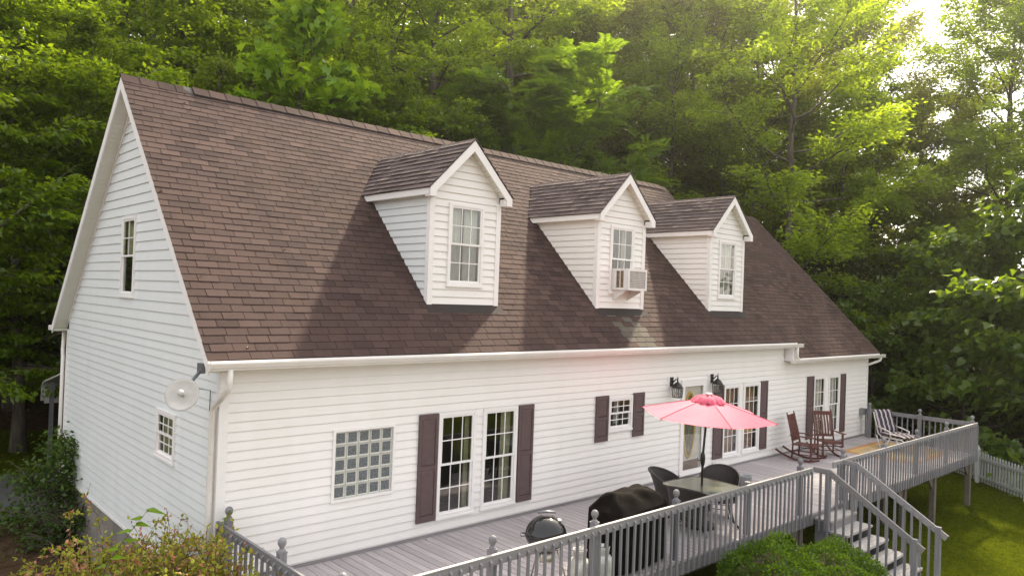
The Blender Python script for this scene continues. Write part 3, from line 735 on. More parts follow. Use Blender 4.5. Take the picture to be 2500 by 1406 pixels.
sd_ = MB(); fr(PF, sd_, 10.455, 11.295, .09, 2.112, .055, .015, .042, bot=.07); sdr = sd_.build('storm_door', M_TRIM, house)
gp = MB(); gp.add([PF(x, z, .026) for x, z in ((10.51, .16), (11.24, .16), (11.24, 2.057), (10.51, 2.057))], [(0, 1, 2, 3)]); gp.build('pane', M_GLASS, sdr)
hd = MB(); hd.tube([PF(11.265, 1.02, .045), PF(11.265, 1.02, .08), PF(11.265, 1.18, .08), PF(11.265, 1.18, .045)], .011, 6); hd.build('door_handle', M_GUT, sdr)
ot = MB(); ot.box(11.74, 11.87, .02, .05, .08, .21, T=T); ot.build('outlet_cover', M_GUT, house)
# carriage lanterns
def lantern(x, label):
    t = thing('wall_lantern', label, 'wall lamp', (x, 0, 2.1), 'black lanterns beside the front door')
    MB().box(x-.11, x+.11, .012, .034, 2.08, 2.32, T=T).build('mounting_block', M_TRIM, t)
    mb = MB(); mb.box(x-.055, x+.055, .034, .055, 2.10, 2.30, T=T); mb.build('backplate', M_BLK, t)
    ar = MB(); ar.tube([PF(x, 2.20, .05), PF(x, 2.21, .10), PF(x, 2.26, .15), PF(x, 2.27, .185), PF(x, 2.235, .20)], .014, 7); ar.tube([PF(x, 2.22, .20), PF(x, 2.335, .20)], [.018, .006], 7); ar.build('arm', M_BLK, t)
    rf_ = MB(); rf_.lathe([(.012, .0), (.03, -.02), (.075, -.06), (.10, -.10), (.118, -.125), (.118, -.135), (.02, -.13)], (x, -.20, 2.225), 14); rf_.build('lamp_roof', M_BLK, t)
    cg = MB()
    for k in range(4):
        a = math.pi/4+k*math.pi/2; c_, s_ = math.cos(a), math.sin(a)
        cg.tube([(x+.125*c_, -.20+.125*s_, 2.09), (x+.105*c_, -.20+.105*s_, 1.87)], .007, 5)
        a2 = a+math.pi/2
        for zz, rr in ((1.873, .105), (2.085, .125)): cg.tube([(x+rr*c_, -.2+rr*s_, zz), (x+rr*math.cos(a2), -.2+rr*math.sin(a2), zz)], .007, 5)
        for f in (.35, .65):
            p0 = Vector((x+.125*c_, -.2+.125*s_, 2.085)).lerp(Vector((x+.125*math.cos(a2), -.2+.125*math.sin(a2), 2.085)), f); p1 = Vector((x+.105*c_, -.2+.105*s_, 1.875)).lerp(Vector((x+.105*math.cos(a2), -.2+.105*math.sin(a2), 1.875)), f)
            cg.tube([p0, p0.lerp(p1, .4)+Vector((.01, 0, 0)), p1], .003, 4)
    cg.build('cage', M_BLK, t)
    gl_ = MB(); gl_.add([(x+rr*math.cos(math.pi/4+k*math.pi/2), -.2+rr*math.sin(math.pi/4+k*math.pi/2), zz) for zz, rr in ((2.08, .12), (1.88, .10)) for k in range(4)], [(k, (k+1) % 4, 4+(k+1) % 4, 4+k) for k in range(4)]); gl_.build('lamp_glass', M_LAMPG, t)
    bu = MB(); bu.lathe([(.0, -.02), (.03, 0), (.032, .05), (.018, .10), (.015, .12)], (x, -.2, 1.95), 10); bu.build('bulb', M_CURT, t)
lantern(9.98, 'black carriage lantern on the wall between small window and door'); lantern(11.58, 'black carriage lantern on the wall above the pink umbrella, right of door')
# ---------------------------------------------------------------- window air conditioner
ac = thing('air_conditioner', 'white window air conditioner hanging out of the middle dormer', 'air conditioner', (8.8, .3, 4.17))
X0, X1, Y0, Y1, Z0, Z1 = 8.47, 9.10, .06, .53, 4.175, 4.63
mb = MB(); t_ = .02
mb.box(X0, X1, Y0, Y1, Z1-t_, Z1); mb.box(X0, X1, Y0, Y1, Z0, Z0+t_)
for xx in (X0, X1-t_):
    mb.box(xx, xx+t_, Y0, Y0+.13, Z0+t_, Z1-t_); mb.box(xx, xx+t_, Y0+.33, Y1, Z0+t_, Z1-t_); mb.box(xx, xx+t_, Y0+.13, Y0+.33, Z1-.05, Z1-t_); mb.box(xx, xx+t_, Y0+.13, Y0+.33, Z0+t_, Z0+.05); mb.box(xx, xx+t_, Y0+.22, Y0+.235, Z0+.05, Z1-.05)
mb.box(X0+t_, X0+.05, Y0, Y0+t_, Z0+t_, Z1-t_); mb.box(X1-.05, X1-t_, Y0, Y0+t_, Z0+t_, Z1-t_); mb.box(X0+.05, X1-.05, Y0, Y0+t_, Z1-.055, Z1-t_); mb.box(X0+.05, X1-.05, Y0, Y0+t_, Z0+t_, Z0+.05)
mb.build('casing', M_ACB, ac)
MB().box(X0+.03, X1-.03, Y0+.035, Y1-.05, Z0+.03, Z1-.03).build('condenser_core', M_ACG, ac)
gmb = MB()
for i in range(1, 13): u = X0+.05+(X1-X0-.1)*i/13; gmb.box(u-.004, u+.004, Y0+.004, Y0+.014, Z0+.05, Z1-.055)
for i in range(1, 10): z = Z0+.05+(Z1-Z0-.105)*i/10; gmb.box(X0+.05, X1-.05, Y0+.005, Y0+.015, z-.004, z+.004)
gmb.build('grille', M_ACB, ac)
for xx in (X0+.06, X1-.08):
    MB().extr([(Y1-.0, Z0-.005), (Y0+.1, Z0-.005), (Y0+.12, Z0-.04), (Y1-.0, Z0-.22)], lambda y, z: (xx, y, z), lambda y, z: (xx+.02, y, z)).build('bracket', M_ACB, ac)
# ---------------------------------------------------------------- satellite dish
dt = thing('satellite_dish', 'pale satellite dish on a grey arm under the left rake corner', 'satellite dish', (-.28, -.1, 2.95))
dc = Vector((-.605, -.32, 2.59)); look = (CAM-dc+Vector((-1.5, 2.2, 2.6))).normalized(); q = look.to_track_quat('Z', 'Y').to_matrix()
mb = MB(); rs = [0, .045, .09, .13, .17, .202]; n = 28; vs = []
for r_ in rs:
    for j in range(n): a = 2*math.pi*j/n; vs.append(dc+q@Vector((r_*math.cos(a), r_*1.04*math.sin(a), 1.25*r_*r_)))
for r_ in rs[::-1]:
    for j in range(n): a = 2*math.pi*j/n; vs.append(dc+q@Vector((r_*math.cos(a), r_*1.04*math.sin(a), 1.25*r_*r_-.012)))
mb.add(vs, [(i*n+j, i*n+(j+1) % n, (i+1)*n+(j+1) % n, (i+1)*n+j) for i in range(2*len(rs)-1) for j in range(n)], sm=True); mb.build('reflector', M_DISH, dt)
mb = MB(); mb.tube([dc+q@Vector((0, 0, .0)), dc+q@Vector((0, 0, .10))], [.018, .03], 10); mb.tube([dc+q@Vector((0, 0, .10)), dc+q@Vector((0, 0, .13))], [.04, .04], 12); mb.build('feed_horn', M_DISH, dt)
mb = MB(); mb.tube([(-.27, -.02, 2.88), dc-q@Vector((0, -.12, .09)), dc-q@Vector((0, 0, .06)), dc-q@Vector((0, 0, .01))], .022, 8); mb.box(-.31, -.25, -.08, .06, 2.82, 2.95); mb.build('arm', M_STEEL, dt)
MB().tube([dc-q@Vector((0, 0, .06)), dc-q@Vector((.02, .10, .10)), (-.30, .25, 2.60), (-.035, .30, 2.55), (-.03, .30, 1.6), (-.03, .31, -.2)], .006, 5).build('cable', M_BLK, dt)
# ---------------------------------------------------------------- deck
DX0, DX1, DY = .02, 20.12, -3.17
deck = thing('deck', 'long grey painted wooden deck with railing along the house front', 'deck', (10, -1.6, -1.4))
pw = .1395; n = int((DX1-DX0)/pw); pw = (DX1-DX0)/n
PM = []
for k in range(4):
    mb = MB(); mb.box(0, pw-.013, DY-.02, -.03, -.038, 0); PM.append(mb.mesh('deck_plank', M_PLANK))
for i in range(n): put('deck_plank', PM[i % 4], deck, Matrix.Translation((DX0+i*pw, 0, rnd.uniform(-.002, .0015))))
MB().box(DX0, DX1, DY, DY+.04, -.235, -.042).build('fascia_board', M_RAIL, deck)
for x in (DX0, DX1-.04): MB().box(x, x+.04, DY+.04, -.05, -.235, -.042).build('fascia_board', M_RAILV, deck)
jm = MB(); jm.box(DX0+.05, DX1-.05, DY+.25, DY+.33, -.42, -.24); jm.box(DX0+.05, DX1-.05, -1.5, -1.42, -.42, -.24); jm.build('beam', M_JOIST, deck)
x = DX0+.25
jmesh = MB().box(0, .04, DY+.05, -.06, -.23, -.045).mesh('joist', M_JOIST)
while x < DX1-.2: put('joist', jmesh, deck, Matrix.Translation((x, 0, 0))); x += .61
PX = [2.13, 3.99, 5.89, 8.0, 9.9, 11.75, 13.85, 15.85, 17.95, 20.04]
pm = MB().box(-.045, .045, -.045, .045, -.17, .90).mesh('railing_post', M_RAILV)
fm = MB(); fm.box(-.05, .05, -.05, .05, .90, .915); fm.lathe([(.044, .0), (.046, .012), (.03, .025), (.024, .04), (.033, .055), (.047, .08), (.052, .105), (.046, .135), (.030, .155), (.0, .165)], (0, 0, .915), 14)
fmesh = fm.mesh('finial', M_RAILV)
def post(x, y, fin=True, z=0):
    p = put('railing_post', pm, deck, Matrix.Translation((x, y, z))); 
    if fin: put('finial', fmesh, p)
for x in PX: post(x, DY+.075, x != 8.0)
for y in (-.17, -1.72, DY+.075): post(DX0+.075, y)
for y in (-.28, -1.72): post(DX1-.075, y)
RZ = .87
def rail(a, b_, w=.038, h=.115, name='top_rail', par=deck, m_=None): return MB().beam(a, b_, w, h).build(name, m_ or M_RAIL, par)
SX0, SX1 = 10.42, 11.45
yr = DY-.019
rail((DX0-.02, yr, RZ-.055), (SX0-.24, yr, RZ-.055)); rail((SX1-.36, yr, RZ-.055), (DX1+.02, yr, RZ-.055))
MB().box(DX0-.04, SX0-.24, yr-.022, yr+.022, RZ+.003, RZ+.012).build('rail_cap', M_TREAD, deck); MB().box(SX1-.36, DX1+.04, yr-.022, yr+.022, RZ+.003, RZ+.012).build('rail_cap', M_TREAD, deck)
rail((DX0-.019, DY, RZ-.055), (DX0-.019, -.04, RZ-.055), m_=M_RAILV); rail((DX1+.019, DY, RZ-.055), (DX1+.019, -.12, RZ-.055), m_=M_RAILV)
rail((DX1-.12, -.14, RZ-.09), (DX1-.12, -.02, RZ-.09), .2, .2, 'rail_block', m_=M_RAILV)
bm_ = MB(); bm_.add([(-.016, 0, -.2), (.016, 0, -.2), (.016, -.030, -.2), (-.016, -.030, -.2), (-.016, 0, .835), (.016, 0, .835), (.016, -.030, .808), (-.016, -.030, .808)], [(3, 2, 1, 0), (4, 5, 6, 7), (0, 1, 5, 4), (1, 2, 6, 5), (2, 3, 7, 6), (3, 0, 4, 7)])
bmesh_ = bm_.mesh('baluster', M_RAILV); bmesh2 = MB().box(-.018, .018, -.018, .018, -.2, .815).mesh('baluster', M_RAILV)
def balus(x0, x1, sp=.150):
    k = max(1, round((x1-x0)/sp))
    for i in range(k+1): put('baluster', bmesh_, deck, Matrix.Translation((x0+(x1-x0)*i/k, DY-.0385, rnd.uniform(-.004, .004))) @ Matrix.Rotation(rnd.uniform(-.011, .011), 4, 'Y'))
balus(DX0+.03, SX0-.28); balus(SX1-.2, DX1-.03)
k = 20
for i in range(k+1):
    y = DY+(-.12-DY)*i/k
    put('baluster', bmesh_, deck, Matrix.Translation((DX0-.0385, y, 0)) @ Matrix.Rotation(-math.pi/2, 4, 'Z'))
    put('baluster', bmesh_, deck, Matrix.Translation((DX1+.0385, y, 0)) @ Matrix.Rotation(math.pi/2, 4, 'Z'))
# support posts
for x, y in [(DX0+.15, DY+.1), (2.9, DY+.1), (5.7, DY+.1), (8.5, DY+.1), (10.0, DY+.12), (12.6, DY+.1), (15.2, DY+.12), (16.0, DY+.9), (17.2, DY+.12), (18.6, -1.7), (19.95, DY+.12), (19.95, -.9)]:
    gz = float(hill(np.float64(x), np.float64(y))); MB().box(x-.062, x+.062, y-.062, y+.062, gz-.3, -.24).build('support_post', M_JOIST, deck)
    if y < -3: MB().extr([(0, -.24), (.34, -.24), (.28, -.32), (0, -.6)], lambda u, z: (x-.062-u, y-.02, z), lambda u, z: (x-.062-u, y+.02, z)).build('knee_brace', M_JOIST, deck)
# stairs
st = MB(); NS, RI, TR = 7, .19, .31
z0 = -.10; y0 = DY-.02
for xx in (SX0-.03, SX1-.01):
    poly = []
    for i in range(NS):
        poly += [(y0-TR*i+(.0 if i else .0), z0-.04-RI*i), (y0-TR*(i+1), z0-.04-RI*i)]
    poly += [(y0-TR*NS, z0-.04-RI*NS), (y0-TR*(NS-1)+.05, z0-.04-RI*NS), (y0, z0-.04-.42)]
    st.extr(poly, lambda y, z: (xx, y, z), lambda y, z: (xx+.04, y, z))
stair = st.build('staircase', M_RAILV, deck); ORIG[stair.name] = Vector((0, 0, 0))
for i in range(NS):
    ya, yb = y0-TR*i+.01, y0-TR*(i+1)-.02; z = z0-RI*i
    for a, b_ in ((ya, (ya+yb)/2+.004), ((ya+yb)/2-.004, yb)): MB().box(SX0-.06, SX1+.06, b_, a, z-.04, z).build('tread', M_TREAD, stair)
MB().box(SX0+.01, SX1-.01, y0-TR-.005, y0-TR+.03, z0-.042-RI+.0, z0-.045).build('riser', M_RAIL, stair)
zend = z0-RI*NS; yend = y0-TR*6.0
np_h = .86
for xx in (SX0-.08, SX1+.07):
    MB().box(xx-.045, xx+.045, y0-.30, y0-.21, -.30, RZ-.035).build('newel_post', M_RAILV, stair)
    zb = RZ-RI/TR*(y0-.27-(yend+.08)); MB().box(xx-.045, xx+.045, yend, yend+.09, zend-.1, zb+.02).build('newel_post', M_RAILV, stair)
    MB().beam((xx-.0, DY+.02, RZ-.045), (xx-.0, y0-.30, RZ-.045), .04, .10).build('handrail', M_RAIL, stair)
    MB().beam((xx-.0, y0-.27, RZ-.045), (xx-.0, yend-.10, RZ-.045-RI/TR*(y0-.27-(yend-.10))), .045, .115).build('handrail', M_RAIL, stair)
    y = y0-.12
    while y > yend+.15:
        off = max(0, (y0-.27-y))*RI/TR; top = RZ-.09-off; bot = z0-.12-max(0, y0-y)*RI/TR+.06
        sx = -.035 if xx < SX0 else -.035
        MB().box(xx+sx-.018, xx+sx+.018, y-.018, y+.018, bot-.08, top+.035).build('baluster', M_RAILV, stair); y -= .155
# ---------------------------------------------------------------- furniture on the deck
# umbrella
ub = thing('patio_umbrella', 'pink patio umbrella open above the glass table', 'umbrella', (7.76, -2.38, 0))
UC = Vector((7.72, -2.36, 0)); tilt = Matrix.Rotation(R(2.0), 3, 'X')
RU, ph = 1.19, R(52); apex = 2.38
def up(a, r_, z): return UC+tilt@Vector((r_*math.cos(a), r_*math.sin(a), z))
mb = MB(); vs = []; rings = 7; seg = 6*6
for i in range(rings+1):
    f = i/rings
    for j in range(seg):
        a = ph+2*math.pi*j/seg; sec = (j % 6)/6.0; rr = math.cos(math.pi/6)/math.cos((sec-.5)*math.pi/3)
        sag = .05*math.sin(math.pi*sec)*f*(1-.2*f); inw = 1-.035*math.sin(math.pi*sec)*f
        vs.append(up(a, max(.02, RU*f*rr*inw), apex-.10-.30*f**1.12-sag*.8))
mb.add(vs, [(i*seg+j, i*seg+(j+1) % seg, (i+1)*seg+(j+1) % seg, (i+1)*seg+j) for i in range(rings) for j in range(seg)])
mb.build('canopy', M_PINK, ub)
mb = MB(); vs = []; seg = 48
for i, (f, z) in enumerate(((.03, 0), (.12, -.015), (.22, -.05), (.265, -.10), (.29, -.125))):
    for j in range(seg):
        a = ph+2*math.pi*j/seg; wv = .014*math.sin(j*2.1+1)*(i/4)+.01*math.sin(j*.9); vs.append(up(a, f*(1+wv*2), apex-.04+z+wv))
mb.add(vs, [(i*seg+j, i*seg+(j+1) % seg, (i+1)*seg+(j+1) % seg, (i+1)*seg+j) for i in range(4) for j in range(seg)], sm=True); mb.build('vent_cap', M_PINKD, ub)
for k in range(6):
    a = ph+k*math.pi/3; MB().tube([up(a, RU*f, apex-.097-.30*f**1.12) for f in (.2, .4, .6, .8, 1.0)], .006, 4).build('seam', M_PINKD, ub)
MB().lathe([(.0, .03), (.055, .025), (.06, 0), (.02, -.02)], up(0, 0, apex-.03), 12).build('finial', M_GUT, ub)
for k in range(6):
    a = ph+k*math.pi/3; MB().tube([up(a, .05, apex-.14), up(a, RU*.98, apex-.415)], .009, 5).build('rib', M_BLK, ub)
    MB().tube([up(a, .03, apex-.62), up(a, RU*.5, apex-.29)], .007, 5).build('strut', M_BLK, ub)
MB().tube([UC+Vector((0, 0, .05)), UC+Vector((0, 0, 1.25)), up(0, 0, apex-.05)], .021, 10).build('pole', M_BLK, ub)
mb = MB(); mb.lathe([(.022, -.14), (.038, -.08), (.045, 0), (.038, .07), (.022, .12)], UC+Vector((0, 0, 1.20)), 12); hub = mb.build('crank_housing', M_BLK, ub)
MB().tube([UC+Vector((-.03, -.02, 1.20)), UC+Vector((-.10, .02, 1.17)), UC+Vector((-.12, .03, 1.22))], .009, 6).build('crank_handle', M_BLK, ub)
MB().lathe([(.0, .0), (.27, .0), (.28, .03), (.25, .06), (.12, .085), (.04, .11), (.035, .33), (.0, .33)], UC, 22).build('umbrella_base', M_RUST if False else M_WICK, ub)
# table
tb = thing('patio_table', 'square frosted glass patio table around the umbrella pole', 'table', (7.76, -2.38, 0))
def rr_poly(h, r_, n=5):
    out = []
    for k, (cx_, cy_) in enumerate(((h-r_, h-r_), (-h+r_, h-r_), (-h+r_, -h+r_), (h-r_, -h+r_))):
        for i in range(n+1): a = k*math.pi/2+i*math.pi/2/n; out.append((cx_+r_*math.cos(a), cy_+r_*math.sin(a)))
    return out
rot = R(-4)
def tp(x, y, z): return (UC.x+x*math.cos(rot)-y*math.sin(rot), UC.y+x*math.sin(rot)+y*math.cos(rot), z)
pl = rr_poly(.53, .22)
MB().extr(pl, lambda x, y: tp(x, y, .712), lambda x, y: tp(x, y, .722)).build('tabletop', M_TGLASS, tb)
o_ = rr_poly(.555, .23); n = len(o_); mb = MB(); mb.add([tp(x, y, z) for z in (.69, .726) for pset in (pl, o_) for x, y in pset], [(a*2*n+i, a*2*n+(i+1) % n, a*2*n+n+(i+1) % n, a*2*n+n+i) for a in (0, 1) for i in range(n)]+[(n+i, n+(i+1) % n, 3*n+(i+1) % n, 3*n+i) for i in range(n)]); mb.build('rim', M_WICK, tb)
for sx in (-1, 1):
    for sy in (-1, 1): MB().tube([tp(.42*sx, .42*sy, .70), tp(.36*sx, .36*sy, .4), tp(.40*sx, .40*sy, .12), tp(.48*sx, .48*sy, .0)], .02, 7).build('leg', M_BLK, tb)
# wicker tub chairs
def wicker_chair(label):
    t = local_thing('wicker_chair', label, 'chair', 'dark wicker chairs round the glass table')
    mb = MB(); n = 30; rows = 7; top = []
    def rim(th): return .43+.50*math.cos(th*.62)**2 if abs(th) < 2.3 else .6
    grid = []
    for side in (0, 1):
        for i in range(rows+1):
            for j in range(n+1):
                th = -2.05+4.10*j/n; H = .58+.38*max(0, math.cos(th*.75))**.9; f = i/rows
                r_ = (.30+.075*f+.05*f*max(0, math.cos(th)))-(0.028 if side else 0); z = .30+(H-.30)*f
                y_ = -r_*math.cos(th)*(1+.25*f*f*max(0, math.cos(th))); grid.append((r_*1.12*math.sin(th), y_, z))
    mb.add(grid, [(s_*(rows+1)*(n+1)+i*(n+1)+j, s_*(rows+1)*(n+1)+i*(n+1)+j+1, s_*(rows+1)*(n+1)+(i+1)*(n+1)+j+1, s_*(rows+1)*(n+1)+(i+1)*(n+1)+j) for s_ in (0, 1) for i in range(rows) for j in range(n)], sm=True)
    mb.build('backrest', M_WICK, t)
    b0 = rows*(n+1); rp = [Vector(grid[b0+j]).lerp(Vector(grid[(rows+1)*(n+1)+b0+j]), .5) for j in range(n+1)]
    r2 = MB(); r2.tube(rp+[Vector((rp[-1].x*.98, rp[-1].y+.04, .45))], .026, 7); r2.build('rim', M_WICK, t)
    s_ = MB(); s_.lathe([(.0, .43), (.25, .435), (.33, .42), (.345, .38), (.32, .33), (.30, .31)], n=24); s_.build('seat', M_WICK, t)
    for a in (45, 135, 225, 315):
        c_, s2 = math.cos(R(a)), math.sin(R(a)); MB().tube([(.24*c_, .24*s2, .34), (.27*c_, .27*s2, .16), (.31*c_, .31*s2, 0)], [.02, .017, .015], 7).build('leg', M_BLK, t)
    MB().tube([(.27*math.cos(R(45+90*k)), .27*math.sin(R(45+90*k)), .17) for k in (0, 1, 2, 3, 0)], .009, 5).build('stretcher', M_BLK, t)
    return t
wc = wicker_chair('dark wicker tub chair between the glass table and the house wall')
place(wc, (7.76, -1.72, 0), R(-160), .88)
w2 = dup(wc, 'dark wicker tub chair nearest the railing, beside the covered grill'); place(w2, (7.22, -2.45, 0), R(-78), .88)
w3 = dup(wc, 'dark wicker tub chair on the far side of the glass table, facing the covered grill'); place(w3, (8.62, -2.16, 0), R(118), .88)
# kettle grill
kg = thing('kettle_grill', 'round black kettle charcoal grill with silver ash catcher', 'grill', (3.47, -2.68, 0)); KC = Vector((3.47, -2.68, 0))
mb = MB(); mb.lathe([(.0, .235), (.06, .232), (.13, .212), (.19, .175), (.24, .125), (.27, .07), (.284, .02), (.288, .0), (.284, -.004)], KC+Vector((0, 0, .745)), 32); lid = mb.build('lid', M_ENAM, kg)
mb = MB(); mb.lathe([(.287, .0), (.292, -.012), (.28, -.06), (.25, -.12), (.20, -.175), (.14, -.21), (.07, -.23), (.0, -.232)], KC+Vector((0, 0, .74)), 32); mb.build('bowl', M_ENAM, kg)
h = KC+Vector((0, 0, .985)); mb = MB(); mb.tube([h+Vector((-.07, .05, -.02)), h+Vector((-.075, .055, .04))], .008, 6); mb.tube([h+Vector((.07, -.05, -.02)), h+Vector((.075, -.055, .04))], .008, 6); mb.tube([h+Vector((-.10, .072, .045)), h+Vector((0, 0, .055)), h+Vector((.10, -.072, .045))], .017, 8, 1); mb.build('lid_handle', [M_ALU, M_STEEL], kg)
MB().lathe([(.0, .012), (.045, .008), (.05, 0)], KC+Vector((.13, -.10, .93)), 14).build('lid_vent', M_ALU, kg)
for s_ in (-1, 1):
    d_ = Vector((.74, -.67, 0))*s_; c = KC+d_*.29+Vector((0, 0, .72)); pq = Vector((.67, .74, 0))
    MB().tube([c-pq*.07, c-pq*.06+d_*.05, c+pq*.06+d_*.05, c+pq*.07], .012, 7).build('side_handle', M_STEEL, kg)
MB().lathe([(.09, .13), (.115, .125), (.12, .02), (.115, .0), (.0, .0)], KC+Vector((0, 0, .38)), 22).build('ash_catcher', M_ALU, kg)
for k, a in enumerate((200, 320, 80)):
    c_, s_ = math.cos(R(a)), math.sin(R(a)); MB().tube([KC+Vector((.15*c_, .15*s_, .56)), KC+Vector((.33*c_, .33*s_, .02))], .012, 7).build('leg', M_ALU, kg)
    if k != 2:
        w_ = KC+Vector((.33*c_, .33*s_, .075)); dd = Vector((math.cos(R(260)), math.sin(R(260)), 0))
        MB().tube([w_-dd*.02+Vector((-.03, 0, 0)), w_+dd*.02+Vector((-.03, 0, 0))], .075, 16).build('wheel', M_BLK, kg)
# covered gas grill
cg = thing('covered_grill', 'gas grill hidden under a creased black vinyl cover', 'grill', (5.15, -2.76, 0))
nu, nv_ = 26, 30; hw_, hd_ = .64, .34; vs = []
def cov(u, v):
    """u around loop 0..1, v: 0 floor .. 1 top centre"""
    a = 2*math.pi*u; c_, s_ = math.cos(a), math.sin(a); p_ = 9
    sq = (abs(c_)**p_+abs(s_)**p_)**(-1/p_); bx, by = c_*sq, s_*sq
    fold = .012*math.sin(a*9+v*2)+.010*math.sin(a*17+1)
    if v < .66:
        f = v/.66; z = .05+.82*f; k_ = 1+.025*(1-f)+fold*(1-f*.5)
        return Vector((bx*hw_*k_, by*hd_*k_, z+.008*math.sin(a*5)))
    f = min(1, (v-.66)/.28); c0 = max(0, (v-.94)/.06)
    x = bx*hw_*(1-.44*f)*(1-c0); y = by*hd_*(1-.72*f)*(1-c0)
    zz = .88+.24*math.sin(f*math.pi/2)*(1-.10*(x/hw_)**2)
    zz += .016*math.sin(a*7+f*4)*(1-abs(2*f-1))+.012*math.sin(x*15+y*9+1)*f-.03*max(0, math.cos(a*4))*math.sin(math.pi*f)
    return Vector((x, y, zz))
n1_, n2_ = 108, 30
vs = [Vector((5.15, -2.76, 0))+Matrix.Rotation(R(5), 3, 'Z')@cov(j/n1_, i/n2_) for i in range(n2_+1) for j in range(n1_)]
MB().add(vs, [(i*n1_+j, i*n1_+(j+1) % n1_, (i+1)*n1_+(j+1) % n1_, (i+1)*n1_+j) for i in range(n2_) for j in range(n1_)], sm=False).build('grill_cover', M_COVER, cg)
MB().box(4.62, 5.68, -3.0, -2.52, .02, .05).build('cart_base', M_BLK, cg)
# propane tanks
def tank(x, y, label):
    t = thing('propane_tank', label, 'gas cylinder', (x, y, 0), 'propane tanks beside the covered grill')
    c = Vector((x, y, 0))
    MB().lathe([(.0, .06), (.10, .06), (.145, .09), (.152, .13), (.152, .28), (.143, .33), (.11, .37), (.05, .39), (.0, .395)], c, 24).build('cylinder', M_TANK, t)
    MB().lathe([(.105, .0), (.105, .075), (.10, .075), (.10, .0)], c, 20).build('foot_ring', M_RUST, t)
    MB().lathe([(.085, .37), (.095, .46), (.1, .5), (.093, .5), (.08, .37)], c, 18, a0=.5, a1=5.4).build('collar', M_TANK, t)
    mb = MB(); mb.tube([c+Vector((0, 0, .38)), c+Vector((0, 0, .45))], .018, 8); mb.tube([c+Vector((0, 0, .45)), c+Vector((0, 0, .47))], .035, 10); mb.build('valve', M_BLK, t)
tank(4.30, -3.0, 'white propane tank with rusty base in front of the covered grill'); tank(3.93, -2.90, 'white propane tank beside the kettle grill')
# grey pail behind the far wicker chair
pb = MB(); pb.lathe([(.0, .02), (.12, .0), (.15, .3), (.165, .31), (.15, .315), (.135, .29), (.11, .05), (.0, .05)], (10.75, -1.45, 0), 20)
tag(pb.build('pail', M_PIPE), 'small grey pail on the deck behind the far wicker chair', 'pail')
# rocking chairs
def rocking_chair(label):
    t = local_thing('rocking_chair', label, 'rocking chair', 'maroon slatted rocking chairs on the deck')
    # faces -y
    for s_ in (-1, 1):
        x = .27*s_; pts = []
        for i in range(15):
            y = -.48+1.12*i/14; pts.append((x, y, .02+.155*((y+.05)/.6)**2))
        mb = MB()
        for i in range(14): mb.beam(pts[i], (pts[i+1][0], pts[i+1][1]+.006, pts[i+1][2]), .032, .045)
        mb.build('rocker', M_ROCK, t)
        MB().beam((x, -.27, .045), (x, -.25, .62), .042, .042, up=(0, 1, 0)).build('front_post', M_ROCK, t)
        MB().tube([(x*.98, .22, .05), (x*.96, .20, .42), (x*.94, .27, .75), (x*.93, .36, 1.10), (x*.93, .385, 1.20)], [.021, .023, .021, .02, .014], 6).build('rear_post', M_ROCK, t)
        MB().extr([(-.33, -.05), (-.33, .05), (-.1, .045), (.28, .022), (.28, -.022), (-.1, -.04)], lambda y, w_: (x*1.04+w_, y, .625+.03*max(0, -y)*.3), lambda y, w_: (x*1.04+w_, y, .647)).build('armrest', M_ROCK, t)
        for z in (.18, .27): MB().tube([(x, -.265, z), (x, .215, z-.01)], .013, 6).build('stretcher', M_ROCK, t)
    for y, z in ((-.265, .20), (-.265, .31), (.21, .22)): MB().tube([(-.27, y, z), (.27, y, z)], .014, 6).build('stretcher', M_ROCK, t)
    MB().box(-.27, .27, -.30, -.27, .365, .425).build('seat_rail', M_ROCK, t)
    for i in range(7):
        y = -.27+.075*i; z = .43-.018*math.sin(math.pi*i/6)-.02*i/6; MB().box(-.255, .255, y, y+.066, z-.018, z).build('seat_slat', M_ROCK, t)
    rb = lambda f: (.205+.05*f+.115*f*f, .46+.64*f)
    for z_, h_ in ((.06, .05), (.93, .09)):
        y, z = rb(z_); MB().box(-.25, .25, y-.012, y+.014, z-.01, z+h_).build('back_rail', M_ROCK, t)
    for i in range(6):
        x = -.20+.08*i; pts = [(x, *rb(.08+.87*k/5)) for k in range(6)]; mb = MB()
        for k in range(5): mb.beam(pts[k], pts[k+1], .05, .012, up=(0, 1, 0))
        mb.build('back_slat', M_ROCK, t)
    return t
rc = rocking_chair('maroon rocking chair seen side-on, nearer the pink umbrella'); place(rc, (14.95, -.70, 0), R(8))
r2 = dup(rc, 'maroon rocking chair facing the yard, under the far shuttered window'); place(r2, (16.05, -.82, 0), R(-38))
